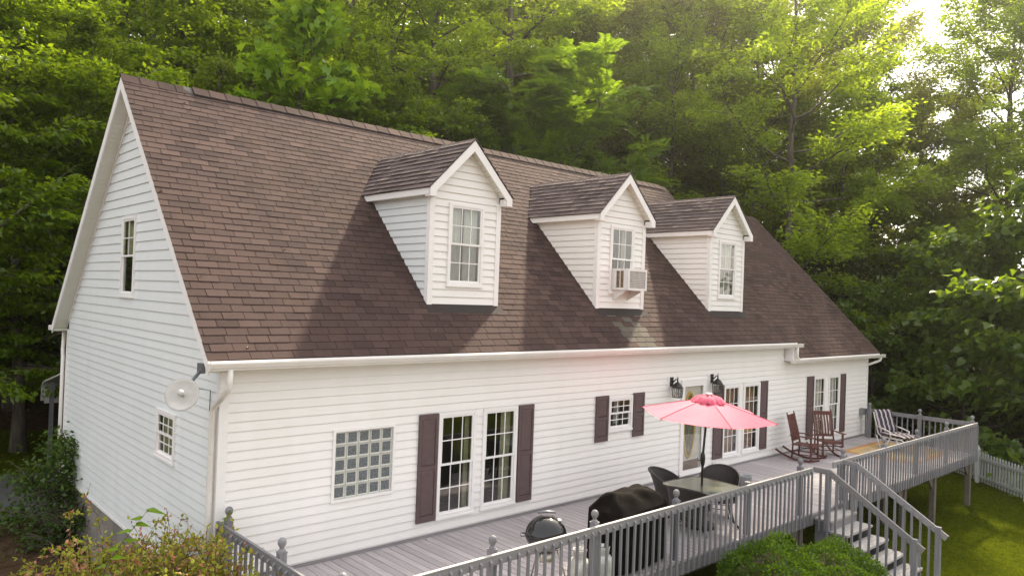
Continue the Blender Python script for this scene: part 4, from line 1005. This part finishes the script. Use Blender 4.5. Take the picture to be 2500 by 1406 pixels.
# striped lounge chair
lc_ = local_thing('lounge_chair', 'white lounge chair with dark and pale striped cushion', 'lounge chair')
fmb = MB()
for s_ in (-1, 1):
    fmb.tube([(.30*s_, .55, .98), (.30*s_, .35, .40), (.30*s_, .22, .33), (.30*s_, -.55, .36), (.30*s_, -.62, .30)], .022, 8); fmb.tube([(.30*s_, .42, .35), (.31*s_, .25, .02), (.31*s_, .05, .02), (.30*s_, -.1, .33)], .022, 8); fmb.tube([(.30*s_, -.35, .35), (.31*s_, -.45, .02)], .022, 8)
    fmb.tube([(.31*s_, .42, .60), (.33*s_, .1, .56), (.33*s_, -.12, .52), (.31*s_, -.15, .34)], .022, 8)
fmb.tube([(-.3, .54, .96), (.3, .54, .96)], .02, 8); fmb.tube([(-.3, -.6, .32), (.3, -.6, .32)], .02, 8)
fmb.build('frame', M_WHITE, lc_)
def cushion(name, p0, p1, th, w_):
    p0, p1 = Vector(p0), Vector(p1); d_ = (p1-p0); nn_ = Vector((1, 0, 0)).cross(d_).normalized(); mb = MB(); nx, ny = 12, 12; vs = []
    for side in (1, -1):
        for i in range(ny+1):
            for j in range(nx+1):
                f, g_ = i/ny, j/nx; e_ = min(1, 6*min(f, 1-f)+.15)*min(1, 7*min(g_, 1-g_)+.15)
                quil = 1-.3*(abs(math.sin(math.pi*f*3))**.3 < .55)
                vs.append(p0+d_*f+Vector((1, 0, 0))*(g_-.5)*w_+nn_*side*th*e_**.6*quil)
    fs = [(s_*169+i*13+j, s_*169+i*13+j+1, s_*169+(i+1)*13+j+1, s_*169+(i+1)*13+j) for s_ in (0, 1) for i in range(12) for j in range(12)]
    edge = [(i, 0) for i in range(13)]+[(12, j) for j in range(1, 13)]+[(i, 12) for i in range(11, -1, -1)]+[(0, j) for j in range(11, 0, -1)]
    ids = [i*13+j for i, j in edge]; fs += [(a, b_, b_+169, a+169) for a, b_ in zip(ids, ids[1:]+ids[:1])]
    mb.add(vs, fs, sm=True); return mb.build(name, M_STRIPE, lc_)
cushion('back_cushion', (0, .30, .44), (0, .56, 1.05), .05, .60); cushion('seat_cushion', (0, .32, .41), (0, -.62, .43), .06, .60)
place(lc_, (18.75, -1.55, 0), R(-27))
# rug
rg = thing('deck_rug', 'tan outdoor rug with orange and gold border under the lounge chair', 'rug', (18.3, -1.7, 0))
def rect(x0, x1, y0, y1, z): return [(x0, y0, z), (x1, y0, z), (x1, y1, z), (x0, y1, z)]
MB().box(17.0, 19.75, -2.72, -.72, .001, .008).build('rug_border', M_RUGB, rg); MB().box(17.16, 19.59, -2.56, -.88, .008, .0115).build('rug_line', M_RUGB2, rg); MB().box(17.28, 19.47, -2.44, -1.0, .0115, .015).build('rug_field', M_RUG, rg)
# ---------------------------------------------------------------- carport, fence
cp = thing('carport', 'small metal carport roof on a grey post behind the house', 'carport', (.5, 11.5, -1.1))
gz = -1.0
sec = [(12.9, .78), (12.86, 1.12), (12.75, 1.24), (12.55, 1.31), (10.3, 1.78), (8.9, 2.05), (8.9, 2.08), (10.3, 1.82), (12.56, 1.35), (12.79, 1.27), (12.90, 1.13), (12.94, .78)]
MB().extr(sec, lambda y, z: (.35, y, z), lambda y, z: (6.5, y, z)).build('carport_roof', M_DISH, cp)
MB().box(.36, .40, 9.0, 12.86, .70, .92).build('end_panel', M_DISH, cp) if False else None
MB().box(.42, 6.4, 12.80, 12.84, .72, 1.0).build('side_panel', M_DISH, cp)
for x in (.45, 6.3): MB().box(x, x+.09, 12.3, 12.39, -1.3, 1.35).build('post', M_STEEL, cp)
fence = thing('picket_fence', 'pale grey picket fence on the lawn beyond the deck end', 'fence', (23.2, -2.6, -1.45))
fa, fb = Vector((24.9, -.75, 0)), Vector((20.6, -5.7, 0)); fdv = (fb-fa).normalized(); flen = (fb-fa).length
pkm = MB(); pkm.extr([(-.035, .06), (.035, .06), (.035, .94), (.0, 1.0), (-.035, .94)], lambda u, z: (u, -.01, z), lambda u, z: (u, .01, z)); pkm = pkm.mesh('picket', M_FENCE)
ang = math.atan2(fdv.y, fdv.x); s_ = .1
while s_ < flen:
    p = fa+fdv*s_; put('picket', pkm, fence, Matrix.Translation((p.x, p.y, float(hill(np.float64(p.x), np.float64(p.y))))) @ Matrix.Rotation(ang, 4, 'Z')); s_ += .135
nf = Vector((-fdv.y, fdv.x, 0))*-.03
for z in (.22, .80): MB().beam(fa+nf+Vector((0, 0, -1.45+z)), fb+nf+Vector((0, 0, -1.45+z)), .04, .085).build('fence_rail', M_FENCE, fence)
for s_ in (.0, 2.1, 4.3, 6.4):
    p = fa+fdv*s_+nf*1.6; mb = MB(); mb.box(p.x-.055, p.x+.055, p.y-.055, p.y+.055, -1.6, -.40); mb.lathe([(.085, 0), (.085, .03), (.05, .05), (.06, .075), (.0, .16)], (p.x, p.y, -.40), 4, sm=False); mb.build('fence_post', M_FENCE, fence)

# ------------------------------------------------------------------ vegetation
def leaf_cards(P, A, Nn, ln, wd, shape='rhomb', rs=NPR):
    """P base points, A axis dirs, Nn normals (n,3) -> verts, tri faces"""
    n = len(P); A = A/np.linalg.norm(A, axis=1, keepdims=True); S = np.cross(A, Nn); S /= (np.linalg.norm(S, axis=1, keepdims=True)+1e-9); U = np.cross(S, A)
    ln = ln*rs.uniform(.65, 1.2, (n, 1)); wd = wd*rs.uniform(.7, 1.15, (n, 1)); fold = rs.uniform(-.12, .30, (n, 1))
    if shape == 'rhomb': tpl = [(0, 0, 0), (.45, .5, 1), (1, 0, -.4), (.45, -.5, 1)]; fc = [(0, 2, 1), (0, 3, 2)]
    elif shape == 'heart': tpl = [(0, 0, 0), (-.08, .3, .4), (.28, .5, 1), (1, 0, -1.2), (.28, -.5, 1), (-.08, -.3, .4)]; fc = [(0, 2, 1), (0, 3, 2), (0, 4, 3), (0, 5, 4)]
    elif shape == 'star': tpl = [(0, 0, 0), (.05, .5, .6), (.38, .26, .3), (.62, .52, .8), (.66, .2, .2), (1, 0, -.5), (.66, -.2, .2), (.62, -.52, .8), (.38, -.26, .3), (.05, -.5, .6)]; fc = [(0, 2, 1), (0, 4, 2), (2, 4, 3), (0, 5, 4), (0, 6, 5), (0, 8, 6), (8, 7, 6), (0, 9, 8)]
    k = len(tpl); V = np.empty((n, k, 3))
    for i, (a, s, u) in enumerate(tpl): V[:, i] = P+A*ln*a+S*wd*s+U*wd*fold*u
    Fa = (np.arange(n)[:, None, None]*k+np.array(fc)[None]).reshape(-1, 3)
    return V.reshape(-1, 3), Fa
def unit(v): return v/(np.linalg.norm(v, axis=-1, keepdims=True)+1e-9)
def tree_mesh(name, seed, H, base, Rc, nlimb, nleaf, ln, wd, mat_leaf, shape='rhomb', flat=.35, up_=.9, lean=0, profile='round', spray=.55, trunk_r=.22, fork=False, droop=.15, frond=False, sparse=1.0, dens=.62):
    rs = np.random.RandomState(seed); tb_ = MB()
    npt = 9; tz = np.linspace(0, H*.93, npt); wob = np.cumsum(rs.normal(0, .10+.25*lean, (npt, 2)), 0)*np.linspace(0, 1, npt)[:, None]
    wob[:, 0] += lean*tz*.35
    tp_ = np.stack([wob[:, 0], wob[:, 1], tz-.3], 1); trr = trunk_r*(1-.86*np.linspace(0, 1, npt)**.9)
    trr[0] *= 1.35
    tb_.tube([tuple(p) for p in tp_], list(trr), 9)
    pts, axs, wts = [], [], []
    for i in range(nlimb):
        f = (i+rs.uniform(.2, .8))/nlimb; h = base+(H*.96-base)*f
        g_ = (h-base)/(H-base)
        if profile == 'round': prf = math.sqrt(max(.02, 1-(2*g_-.75)**2/1.65)) if g_ < .98 else .2
        elif profile == 'cone': prf = (1-g_)**.8*.95+.12
        else: prf = .45+.6*g_-.5*max(0, g_-.7)*1.6
        Ln = Rc*prf*rs.uniform(.72, 1.12); az = i*2.399963+rs.uniform(-.5, .5); el = R(5+62*g_**1.5)+rs.uniform(-.15, .2)
        c = np.array([np.interp(h, tz, tp_[:, 0]), np.interp(h, tz, tp_[:, 1]), h-.3]); d0 = np.array([math.cos(az)*math.cos(el), math.sin(az)*math.cos(el), math.sin(el)])
        lp = [c]; d = d0.copy(); m = 6
        for k in range(m):
            d = unit(d+rs.normal(0, .13, 3)+np.array([0, 0, .05])); lp.append(lp[-1]+d*Ln/m)
        lp = np.array(lp); r0 = np.interp(h, tz, trr)*.55
        tb_.tube([tuple(p) for p in lp], [max(.012, r0*(1-.88*k/m)) for k in range(m+1)], 5, cap=False)
        nt_ = max(4, int(dens*(9*prf+4)))
        for q in range(nt_):
            u = rs.uniform(.28, 1.0)**.8; b0 = np.array([np.interp(u*m, range(m+1), lp[:, k]) for k in range(3)])
            dl = unit(lp[min(m, int(u*m)+1)]-lp[int(min(u*m, m-1))]); sd2 = np.cross(dl, [0, 0, 1]); sd2 = unit(sd2)*rs.choice([-1, 1])
            td = unit(dl*rs.uniform(.3, 1)+sd2*rs.uniform(.3, 1.1)+np.array([0, 0, rs.normal(.05, .22)])); tl = Ln*rs.uniform(.22, .48)*(1.15-.4*u)+.3
            tb_.tube([tuple(b0), tuple(b0+td*tl*.55+np.array([0, 0, .03])), tuple(b0+td*tl)], [.02, .012, .005], 3, cap=False)
            for w in range(max(3, int(tl/.22))):
                s2 = (w+rs.uniform(.2, 1))/max(3, int(tl/.22)); pts.append(b0+td*tl*min(1, s2)-np.array([0, 0, droop*s2*s2*tl*.5])); axs.append(td); wts.append(.5+s2)
    pts, axs, wts = np.array(pts), np.array(axs), np.array(wts); wts /= wts.sum()
    keep = rs.rand(len(pts)) < sparse; pts, axs, wts = pts[keep], axs[keep], wts[keep]/wts[keep].sum()
    trunk = tb_.mesh(name+'_trunk', M_BARK)
    if frond:
        ix = rs.choice(len(pts), nleaf, p=wts); V_, F_ = [], []; A = unit(axs[ix]*.8+rs.normal(0, .5, (nleaf, 3))*np.array([1, 1, .35])); P0 = pts[ix]+rs.normal(0, spray*.4, (nleaf, 3))*np.array([1, 1, flat])
        S = unit(np.cross(A, np.array([0, 0, 1.0])+rs.normal(0, .2, (nleaf, 3)))); U = np.cross(S, A); LP, LA, LN = [], [], []
        for j in range(9):
            for sg in (-1, 1):
                t = (j+.6)/9; LP.append(P0+A*ln*t-np.array([0, 0, 1])*ln*.35*t*t); LA.append(S*sg+A*.45-np.array([0, 0, .15])); LN.append(U+S*sg*.2)
        V_, F_ = leaf_cards(np.concatenate(LP), np.concatenate(LA), np.concatenate(LN), ln*.36, wd, 'rhomb', rs)
    else:
        ix = rs.choice(len(pts), nleaf, p=wts); P0 = pts[ix]+rs.normal(0, spray*.5, (nleaf, 3))*np.array([1, 1, flat])
        A = unit(axs[ix]*.7+rs.normal(0, .6, (nleaf, 3))*np.array([1, 1, .5])-np.array([0, 0, droop*2])); Nn = unit(rs.normal(0, .45, (nleaf, 3))+np.array([0, 0, up_]))
        V_, F_ = leaf_cards(P0, A, Nn, ln, wd, shape, rs)
    return trunk, np_mesh(name+'_crown', V_, F_, mat_leaf)
KIND = {
 'beech_a': tree_mesh('beech', 1, 14, 2.6, 5.0, 34, 40000, .22, .11, L_BEECH, flat=.16, spray=.46, droop=.25),
 'beech_b': tree_mesh('beech', 2, 12, 1.5, 4.4, 30, 34000, .21, .11, L_BEECH, flat=.16, spray=.46, droop=.3),
 'oak_a': tree_mesh('oak', 3, 21, 4.0, 5.8, 34, 40000, .24, .105, L_OAK, flat=.6, spray=.58, trunk_r=.30, up_=.5),
 'oak_b': tree_mesh('oak', 4, 19, 6.5, 5.0, 24, 26000, .23, .10, L_OAK, flat=.6, spray=.55, trunk_r=.28, lean=.25, up_=.5),
 'oak_c': tree_mesh('oak', 14, 24, 13.0, 5.2, 20, 22000, .23, .11, L_LIT, flat=.5, spray=.6, trunk_r=.40, lean=.16, up_=.5),
 'maple': tree_mesh('maple', 5, 17, 2.5, 5.0, 30, 32000, .24, .15, L_LIT, flat=.4, spray=.55, trunk_r=.22, up_=.5),
 'sycamore': tree_mesh('sycamore', 6, 11.5, .8, 3.3, 30, 8600, .27, .28, L_SYC, 'star', flat=.6, spray=.5, profile='cone', trunk_r=.12, up_=.6, dens=.8),
 'mimosa': tree_mesh('mimosa', 7, 10.5, 1.5, 4.6, 24, 5200, .55, .055, L_MIM, flat=.12, spray=.5, frond=True, trunk_r=.16),
 'catalpa': tree_mesh('catalpa', 8, 10.5, .5, 4.2, 28, 7600, .33, .29, L_CAT, 'heart', flat=.5, spray=.6, droop=.35, trunk_r=.18, up_=.8, dens=.9),
 'birch': tree_mesh('birch', 9, 10, .6, 2.0, 24, 15000, .14, .07, L_YEL, flat=.5, spray=.4, profile='cone', trunk_r=.09, dens=.9),
 'shrub': tree_mesh('shrub', 10, 4.2, .1, 2.4, 16, 9000, .19, .095, L_UND, flat=.5, spray=.5, trunk_r=.06, dens=.9),
}
GRP = 'trees on the wooded slope behind the house'
MARK = [(-900, 70, 'at the left edge of the photo'), (70, 190, 'left of the gable, above the carport'), (190, 330, 'directly behind the gable peak'), (330, 520, 'over the left end of the ridge'), (520, 700, 'behind the bright sycamore'),
        (700, 880, 'over the ridge right of the sycamore'), (880, 1080, 'over the ridge before the first dormer'), (1080, 1250, 'above the first dormer'), (1250, 1420, 'above the mimosa'), (1420, 1600, 'above the middle dormer'), (1600, 1800, 'above the last dormer'),
        (1800, 1950, 'over the lower right ridge'), (1950, 2100, 'behind the right rake of the roof'), (2100, 2230, 'behind the far corner gutter'), (2230, 2360, 'behind the deck end'), (2360, 2470, 'above the picket fence'), (2470, 9000, 'at the right edge of the photo')]
USED = {}
def where(az, d):
    x, y = polar(az, d); X = px_project((x, y, 4))[0]
    for a, b_, t_ in MARK:
        if a <= X < b_: return t_
def tree(kind, az, d, s, what, name='tree', rz=None, sz=None, dz=0, group=GRP, leaf=None, fixed=False):
    x, y = polar(az, d)
    label = what if fixed else what+' '+where(az, d)
    if not fixed and label in USED:
        for q in ('second', 'third', 'fourth', 'fifth'):
            l2 = q+' '+label
            if l2 not in USED: label = l2; break
    USED[label] = 1
    t = local_thing(name, label, 'tree', group); tr, cr = KIND[kind]
    o = put('trunk', tr, t); c = put('crown', cr, t)
    if leaf is not None: c.material_slots[0].link = 'OBJECT'; c.material_slots[0].material = leaf
    z = float(hill(np.float64(x), np.float64(y)))+dz
    place(t, (x, y, z), rnd.uniform(0, 6.28) if rz is None else rz, (s, s, s*(sz or rnd.uniform(.92, 1.1)))); return t
for az, d, s in ((4.5, 24, .92), (9.5, 25.5, .88), (12.8, 26.5, .72), (14.5, 27, .9), (19, 29, .85)): tree('beech_a' if rnd.random() < .55 else 'beech_b', az, d, s, 'bright front-row beech', 'beech_tree')
for az, d, s in ((3, 31, 1.05), (9, 32, 1.1), (15, 34, 1.1), (20.5, 35, 1.15), (25.5, 33, .95), (-1, 27, 1.0)): tree('beech_a' if rnd.random() < .55 else 'beech_b', az, d, s, 'mid-green layered beech', 'beech_tree')
for az, d, s in ((5, 40, 1.25), (11, 41, 1.3), (17, 42, 1.3), (22, 43, 1.35), (1, 44, 1.3), (8, 49, 1.5), (14, 50, 1.5), (20, 52, 1.5), (26, 48, 1.4)): tree('beech_a', az, d, s, 'dark tall beech', 'beech_tree')
for az, d, s in ((28, 52, 1.1), (24, 58, 1.2)): tree('oak_a', az, d, s, 'dark tall oak', 'oak_tree')
tree('sycamore', 25.6, 26.5, 1.30, 'bright young sycamore with big star leaves just behind the ridge', 'sycamore_tree', group=None, fixed=True, sz=1)
tree('sycamore', 28.2, 25.4, .92, 'small sycamore sapling right of the bright young sycamore', 'sycamore_tree', group=None, fixed=True)
tree('birch', 20.8, 27, 1.22, 'slender yellow-green young birch left of the bright sycamore', 'birch_tree', group=None, fixed=True)
tree('birch', 32.5, 28, .85, 'low yellow-green birch showing over the ridge between sycamore and mimosa', 'birch_tree', group=None, fixed=True)
tree('mimosa', 44.8, 31.0, 1.35, 'feathery green mimosa rising behind the left dormers', 'mimosa_tree', group=None, fixed=True, sz=.92)
tree('mimosa', 40.5, 30.5, .66, 'low feathery mimosa in front of the bigger mimosa', 'mimosa_tree', group=None, fixed=True)
for az, d, s, rz in ((32.6, 33.5, .95, .6), (34.9, 33, 1.0, -.6), (40.9, 35, 1.0, -.3), (30.6, 37, .95, 2.7)): tree('oak_c', az, d, s, 'leaning bare-trunked oak', 'oak_tree', rz, leaf=L_BEECH if az < 33 else None)
for az, d, s in ((30.6, 29, 1.0), (34.0, 29.5, .98), (37.3, 30, .92), (48.5, 33, .80)): tree('beech_b', az, d, s, 'bushy green young beech', 'beech_tree', leaf=L_MIM if az > 36 else None)
for az, d, s in ((36.5, 47, 1.0), (39.5, 50, 1.1), (32, 46, 1.05), (43, 48, 1.05), (34.5, 42, .85), (37.8, 40, .8), (40.8, 43, .9), (30, 42, .9), (27.5, 39, .8), (62.5, 44, .8), (66, 42, .88), (68.2, 47, .90), (58, 52, .9), (29, 58, 1.2)): tree('maple', az, d, s, 'glowing yellow-green maple', 'maple_tree')
for az, d, s in ((47, 40, .98), (50.5, 42, 1.05), (54, 39, .92), (57, 43, .98), (60.2, 40, .85), (49, 49, 1.2), (53, 52, 1.2), (58.5, 56, 1.15), (63.5, 52, 1.05), (62.6, 36.8, 1.0), (46, 58, 1.3), (51, 60, 1.3), (55.5, 48, 1.1), (44.5, 46, 1.1)): tree('oak_a' if rnd.random() < .75 else 'oak_b', az, d, s, 'olive brown oak' if int(d) % 3 else 'lighter yellow-green oak', 'oak_tree', leaf=None if int(d) % 3 else L_LIT)
for az, d, s in ((70.8, 46, .80), (75.6, 44, .98), (78.5, 47, 1.1), (82, 40, .95), (66.5, 55, 1.1), (73.5, 50, .62)): tree('oak_a', az, d, s, 'dark oak with sky gaps', 'oak_tree', leaf=L_BEECH if az > 72 else None)
tree('catalpa', 73.8, 34.0, .82, 'dark catalpa with big heart leaves beyond the deck end', 'catalpa_tree', group=None, dz=-.4, fixed=True)
tree('catalpa', 79.0, 31.5, .98, 'tall catalpa with big heart leaves at the right edge, behind the picket fence', 'catalpa_tree', group=None, dz=-.4, fixed=True)
tree('catalpa', 68.3, 34.5, .55, 'low catalpa with big leaves against the far end of the house', 'catalpa_tree', group=None, dz=-.3, fixed=True)
for az, d, s in ((12, 33, 1.0), (6, 36, 1.3), (14, 38, 1.4), (20, 39, 1.4), (26, 38, 1.3), (31, 34, 1.2), (35, 33, 1.0), (48, 36, 1.2), (53, 36, 1.2), (58, 37, 1.2), (63, 35, 1.0), (66, 39, 1.3), (70, 38, 1.0), (74, 39, 1.3), (77, 38, 1.3), (80, 36, 1.2), (37, 42, 1.6), (43, 44, 1.7), (69, 45, 1.5)):
    tree('shrub', az, d, s, 'dark leafy bush under the trees', 'forest_bush', group='bushes at the foot of the forest')['category'] = 'bush'

# rounded boxwoods by the stairs
def boxwood(cx, cy, cz, rx, ry, rz, n, label):
    t = thing('boxwood_shrub', label, 'shrub', (cx, cy, cz), None); rs = np.random.RandomState(int(cx*10))
    v = unit(rs.normal(0, 1, (n, 3))); v[:, 2] = np.abs(v[:, 2])*1.0-.15*(rs.rand(n) < .5); v = unit(v)
    lump = 1+.10*np.sin(v[:, 0]*5+1)*np.cos(v[:, 1]*6)+.05*np.sin(v[:, 0]*13+v[:, 2]*11)+.03*np.sin(v[:, 1]*23+v[:, 0]*19)
    rad = (1-.16*rs.rand(n)**1.5)*lump; P = np.array([cx, cy, cz])+v*rad[:, None]*np.array([rx, ry, rz])
    A = unit(v*.8+rs.normal(0, .6, (n, 3))+np.array([0, 0, .3])); Nn = unit(v+rs.normal(0, .6, (n, 3)))
    V_, F_ = leaf_cards(P, A, Nn, .055, .03, 'rhomb', rs); put('foliage', np_mesh('boxwood', V_, F_, L_BOX), t)
    mb = MB(); mb.lathe([(.0, 1), (.4, .88), (.7, .62), (.84, .25), (.84, 0), (.7, -.2)], n=18); mb.v = [(cx+x*rx*.9, cy+y*ry*.9, cz+z*rz*.88) for x, y, z in mb.v]; mb.build('twig_core', M_TWIG, t)
    tr_ = MB()
    for k in range(5): a = k*1.26; tr_.tube([(cx+.1*math.cos(a), cy+.1*math.sin(a), -1.5), (cx+rx*.5*math.cos(a), cy+ry*.5*math.sin(a), cz+.2)], .03, 6)
    tr_.build('stem', M_TWIG, t)
boxwood(6.75, -4.25, -.75, .95, .85, 1.15, 16000, 'rounded bright green boxwood in front of the deck, left of the pair'); boxwood(8.45, -4.35, -.92, 1.15, .9, .95, 19000, 'wide rounded boxwood beside the stairs, right of the pair')
# foreground abelia: arching twigs with small leaves and pink-orange tips
ab = thing('abelia_shrub', 'arching abelia shrub with pink and orange leaf tips by the house corner', 'shrub', (-.8, -1.3, -1.5)); rs = np.random.RandomState(5)
tw = MB(); P_, A_, kind_ = [], [], []
for k in range(720):
    b0 = np.array([rs.uniform(-1.62, -.38), rs.uniform(-1.6, -.05), -1.3]); top = rs.uniform(.72, 1.14) + (rs.uniform(.1, .45) if rs.rand() < .07 else 0)-.25*max(0, -b0[0]-1.25)
    d = unit(np.array([rs.normal(0, .30), rs.normal(0, .30), 1.0])); p = b0; pts = [p]; nseg = 9; ln = (top+1.3)/nseg*1.05
    for q in range(nseg): d = unit(d+rs.normal(0, .10, 3)+np.array([d[0]*.16, d[1]*.16, -.02*q])); p = p+d*ln; pts.append(p)
    if p[0] > .12: continue
    tw.tube([tuple(q) for q in pts], [.009*(1-.85*i/nseg)+.0015 for i in range(nseg+1)], 4, cap=False)
    for q in range(3, nseg+1):
        for w in range(rs.randint(4, 9)+(4 if q > 6 else 0)):
            f = rs.rand(); b_ = pts[q-1]*(1-f)+pts[q]*f
            sd_2 = unit(rs.normal(0, 1, 3)); side = unit(sd_2+d*.4)
            P_.append(b_+side*rs.uniform(0, .05)); A_.append(side); kind_.append(1 if rs.rand() < (.10+.34*(q/nseg)**2) else 0)
            if rs.rand() < .35:   # side twig
                e_ = b_+side*rs.uniform(.08, .25); tw.tube([tuple(b_), tuple(e_)], [.003, .0015], 3, cap=False)
                for z in range(5): P_.append(b_+(e_-b_)*rs.rand()); A_.append(unit(side+rs.normal(0, .6, 3))); kind_.append(1 if rs.rand() < .2 else 0)
P_, A_, kind_ = np.array(P_), np.array(A_), np.array(kind_)
tw.build('stem', M_TWIG, ab)
for kk, mt, nm, l_, w_ in ((0, L_ABG, 'foliage', .064, .036), (1, L_ABR, 'leaf_tips', .058, .036)):
    sel = kind_ == kk; n = sel.sum(); V_, F_ = leaf_cards(P_[sel], A_[sel], unit(rs.normal(0, .6, (n, 3))+np.array([0, 0, .8])), l_, w_, 'rhomb', rs); put(nm, np_mesh(nm, V_, F_, mt), ab)
# a sucker with large bright leaves growing through it
su = thing('sapling', 'thin sapling with large bright leaves growing through the abelia', 'plant', (-1.3, -1.2, -1.4))
sp_ = [v_+Vector((-.48, .42, -.30)) for v_ in (Vector((-1.25, -1.35, -.9)), Vector((-1.22, -1.3, .3)), Vector((-1.16, -1.22, .78)), Vector((-1.0, -1.12, 1.12)), Vector((-.76, -1.05, 1.40)), Vector((-.55, -1.0, 1.62)))]
MB().tube(sp_, [.012, .01, .008, .006, .004, .002], 6).build('stem', M_TWIG, su)
Pb, Ab = [], []
for i in range(14):
    f = 1.2+3.7*i/13; k = min(4, int(f)); p = sp_[k].lerp(sp_[k+1], f-k); sg = 1 if i % 2 else -1; Pb.append(p); Ab.append((.55*sg+.1, -.35*sg, -.05))
for p, a in zip(Pb, Ab):
    V_, F_ = leaf_cards(np.array([p]), np.array([a], float), np.array([[0, -.3, 1.0]]), .19, .10, 'heart', rs); put('leaf', np_mesh('leaf', V_, F_, L_SYC), su)
# vine climbing to the corner post of the railing
vn = thing('vine', 'thin yellow-green vine reaching the railing corner post', 'vine', (-.2, -.5, -1.3))
vp = [Vector((-.32, -.62, -.9)), Vector((-.28, -.55, .2)), Vector((-.2, -.5, .55)), Vector((-.12, -.42, .8)), Vector((-.02, -.3, .95)), Vector((.12, -.2, 1.02))]
MB().tube(vp, [.008, .006, .005, .004, .003, .002], 5).build('stem', L_ABG, vn)
Pb = [vp[min(4, int(f))].lerp(vp[min(4, int(f))+1], f-min(4, int(f))) for f in np.linspace(1, 4.8, 26)]; Ab = rs.normal(0, 1, (26, 3))
V_, F_ = leaf_cards(np.array(Pb), Ab, unit(rs.normal(0, .5, (26, 3))+np.array([-.3, -.5, .6])), .06, .045, 'heart', rs); put('foliage', np_mesh('foliage', V_, F_, L_YEL), vn)
# bush at the rear left corner
def bush(name, label, x, y, H, Rc, nleaf, ln, wd, mt, seed):
    tr, cr = tree_mesh(name, seed, H, .05*H, Rc, 18, nleaf, ln, wd, mt, flat=.6, spray=.35, trunk_r=.04, droop=.3)
    t = local_thing(name, label, 'shrub'); put('stem', tr, t); put('foliage', cr, t); place(t, (x, y, float(hill(np.float64(x), np.float64(y)))-.05)); return t
bush('corner_bush', 'loose dark green bush at the rear left corner of the house', -.40, 8.0, 2.05, .70, 4200, .12, .065, L_SHR, 21)
bush('low_bush', 'low dark bush against the foundation below the corner bush', -.35, 7.3, .8, .55, 1800, .10, .055, L_SHR, 22)
# fallen leaves and petals on the roof and the deck
n = 150; P_ = []
for i in range(n):
    if i < 80:
        x, y = rnd.uniform(-.2, 15), rnd.uniform(-.2, 4.1); P_.append((x, y, roof_z(y)+.03))
    else: P_.append((rnd.uniform(.2, 20), rnd.uniform(-3.1, -.1), .012))
V_, F_ = leaf_cards(np.array(P_), unit(NPR.normal(0, 1, (n, 3))*np.array([1, 1, .1])), unit(NPR.normal(0, .25, (n, 3))+np.array([0, 0, 1])), .055, .03)
M_FALL = simple('dry_leaf', (.42, .33, .2), .9, var=.4, vs=3)
tag(put('fallen_leaves', np_mesh('fallen_leaves', V_, F_, M_FALL)), 'few pale fallen leaves scattered over the roof and deck', 'leaves', kind='stuff')
# grass blades on the part of the lawn in view and behind the house
n = 60000; gx = np.concatenate([NPR.uniform(10.5, 24, 48000), NPR.uniform(-2, 6, 12000)]); gy = np.concatenate([NPR.uniform(-8.5, -.2, 48000), NPR.uniform(12.8, 19, 12000)])
P = np.stack([gx, gy, hill(gx, gy)-.005], 1); A = unit(NPR.normal(0, .45, (n, 3))+np.array([0, 0, 1.0])); V_, F_ = leaf_cards(P, A, unit(NPR.normal(0, 1, (n, 3))), .075, .012, 'rhomb', NPR)
tag(put('grass', np_mesh('grass', V_, F_, L_GRS)), 'short lawn grass beyond the deck and behind the house', 'grass', kind='stuff')
# undergrowth over the forest floor
n = 60000; az = NPR.uniform(-4, 84, n); d = 31+NPR.rand(n)**.8*40; gx, gy = CAM.x+d*np.sin(np.radians(az)), CAM.y+d*np.cos(np.radians(az))
P = np.stack([gx, gy, hill(gx, gy)+NPR.rand(n)**2*1.1], 1); A = unit(NPR.normal(0, 1, (n, 3))*np.array([1, 1, .5])); V_, F_ = leaf_cards(P, A, unit(NPR.normal(0, .5, (n, 3))+np.array([0, 0, 1])), .26, .13, 'rhomb', NPR)
tag(put('undergrowth', np_mesh('undergrowth', V_, F_, L_UND)), 'low leafy undergrowth covering the forest floor', 'undergrowth', kind='stuff')

# faint warm haze volume, added to stand in for the sun's lens glare
M_HAZE = bpy.data.materials.new('glare_haze'); M_HAZE.use_nodes = True; nt = M_HAZE.node_tree; nt.nodes.clear()
o = N(nt, 'ShaderNodeOutputMaterial'); v = N(nt, 'ShaderNodeVolumePrincipled'); v.inputs['Color'].default_value = (1, .96, .92, 1)
v.inputs['Density'].default_value = .00062; v.inputs['Anisotropy'].default_value = .82; nt.links.new(v.outputs[0], o.inputs['Volume'])
hz_ = MB().box(-60, 110, -45, 125, -4, 62).build('haze', M_HAZE); hz_['kind'] = 'stuff'
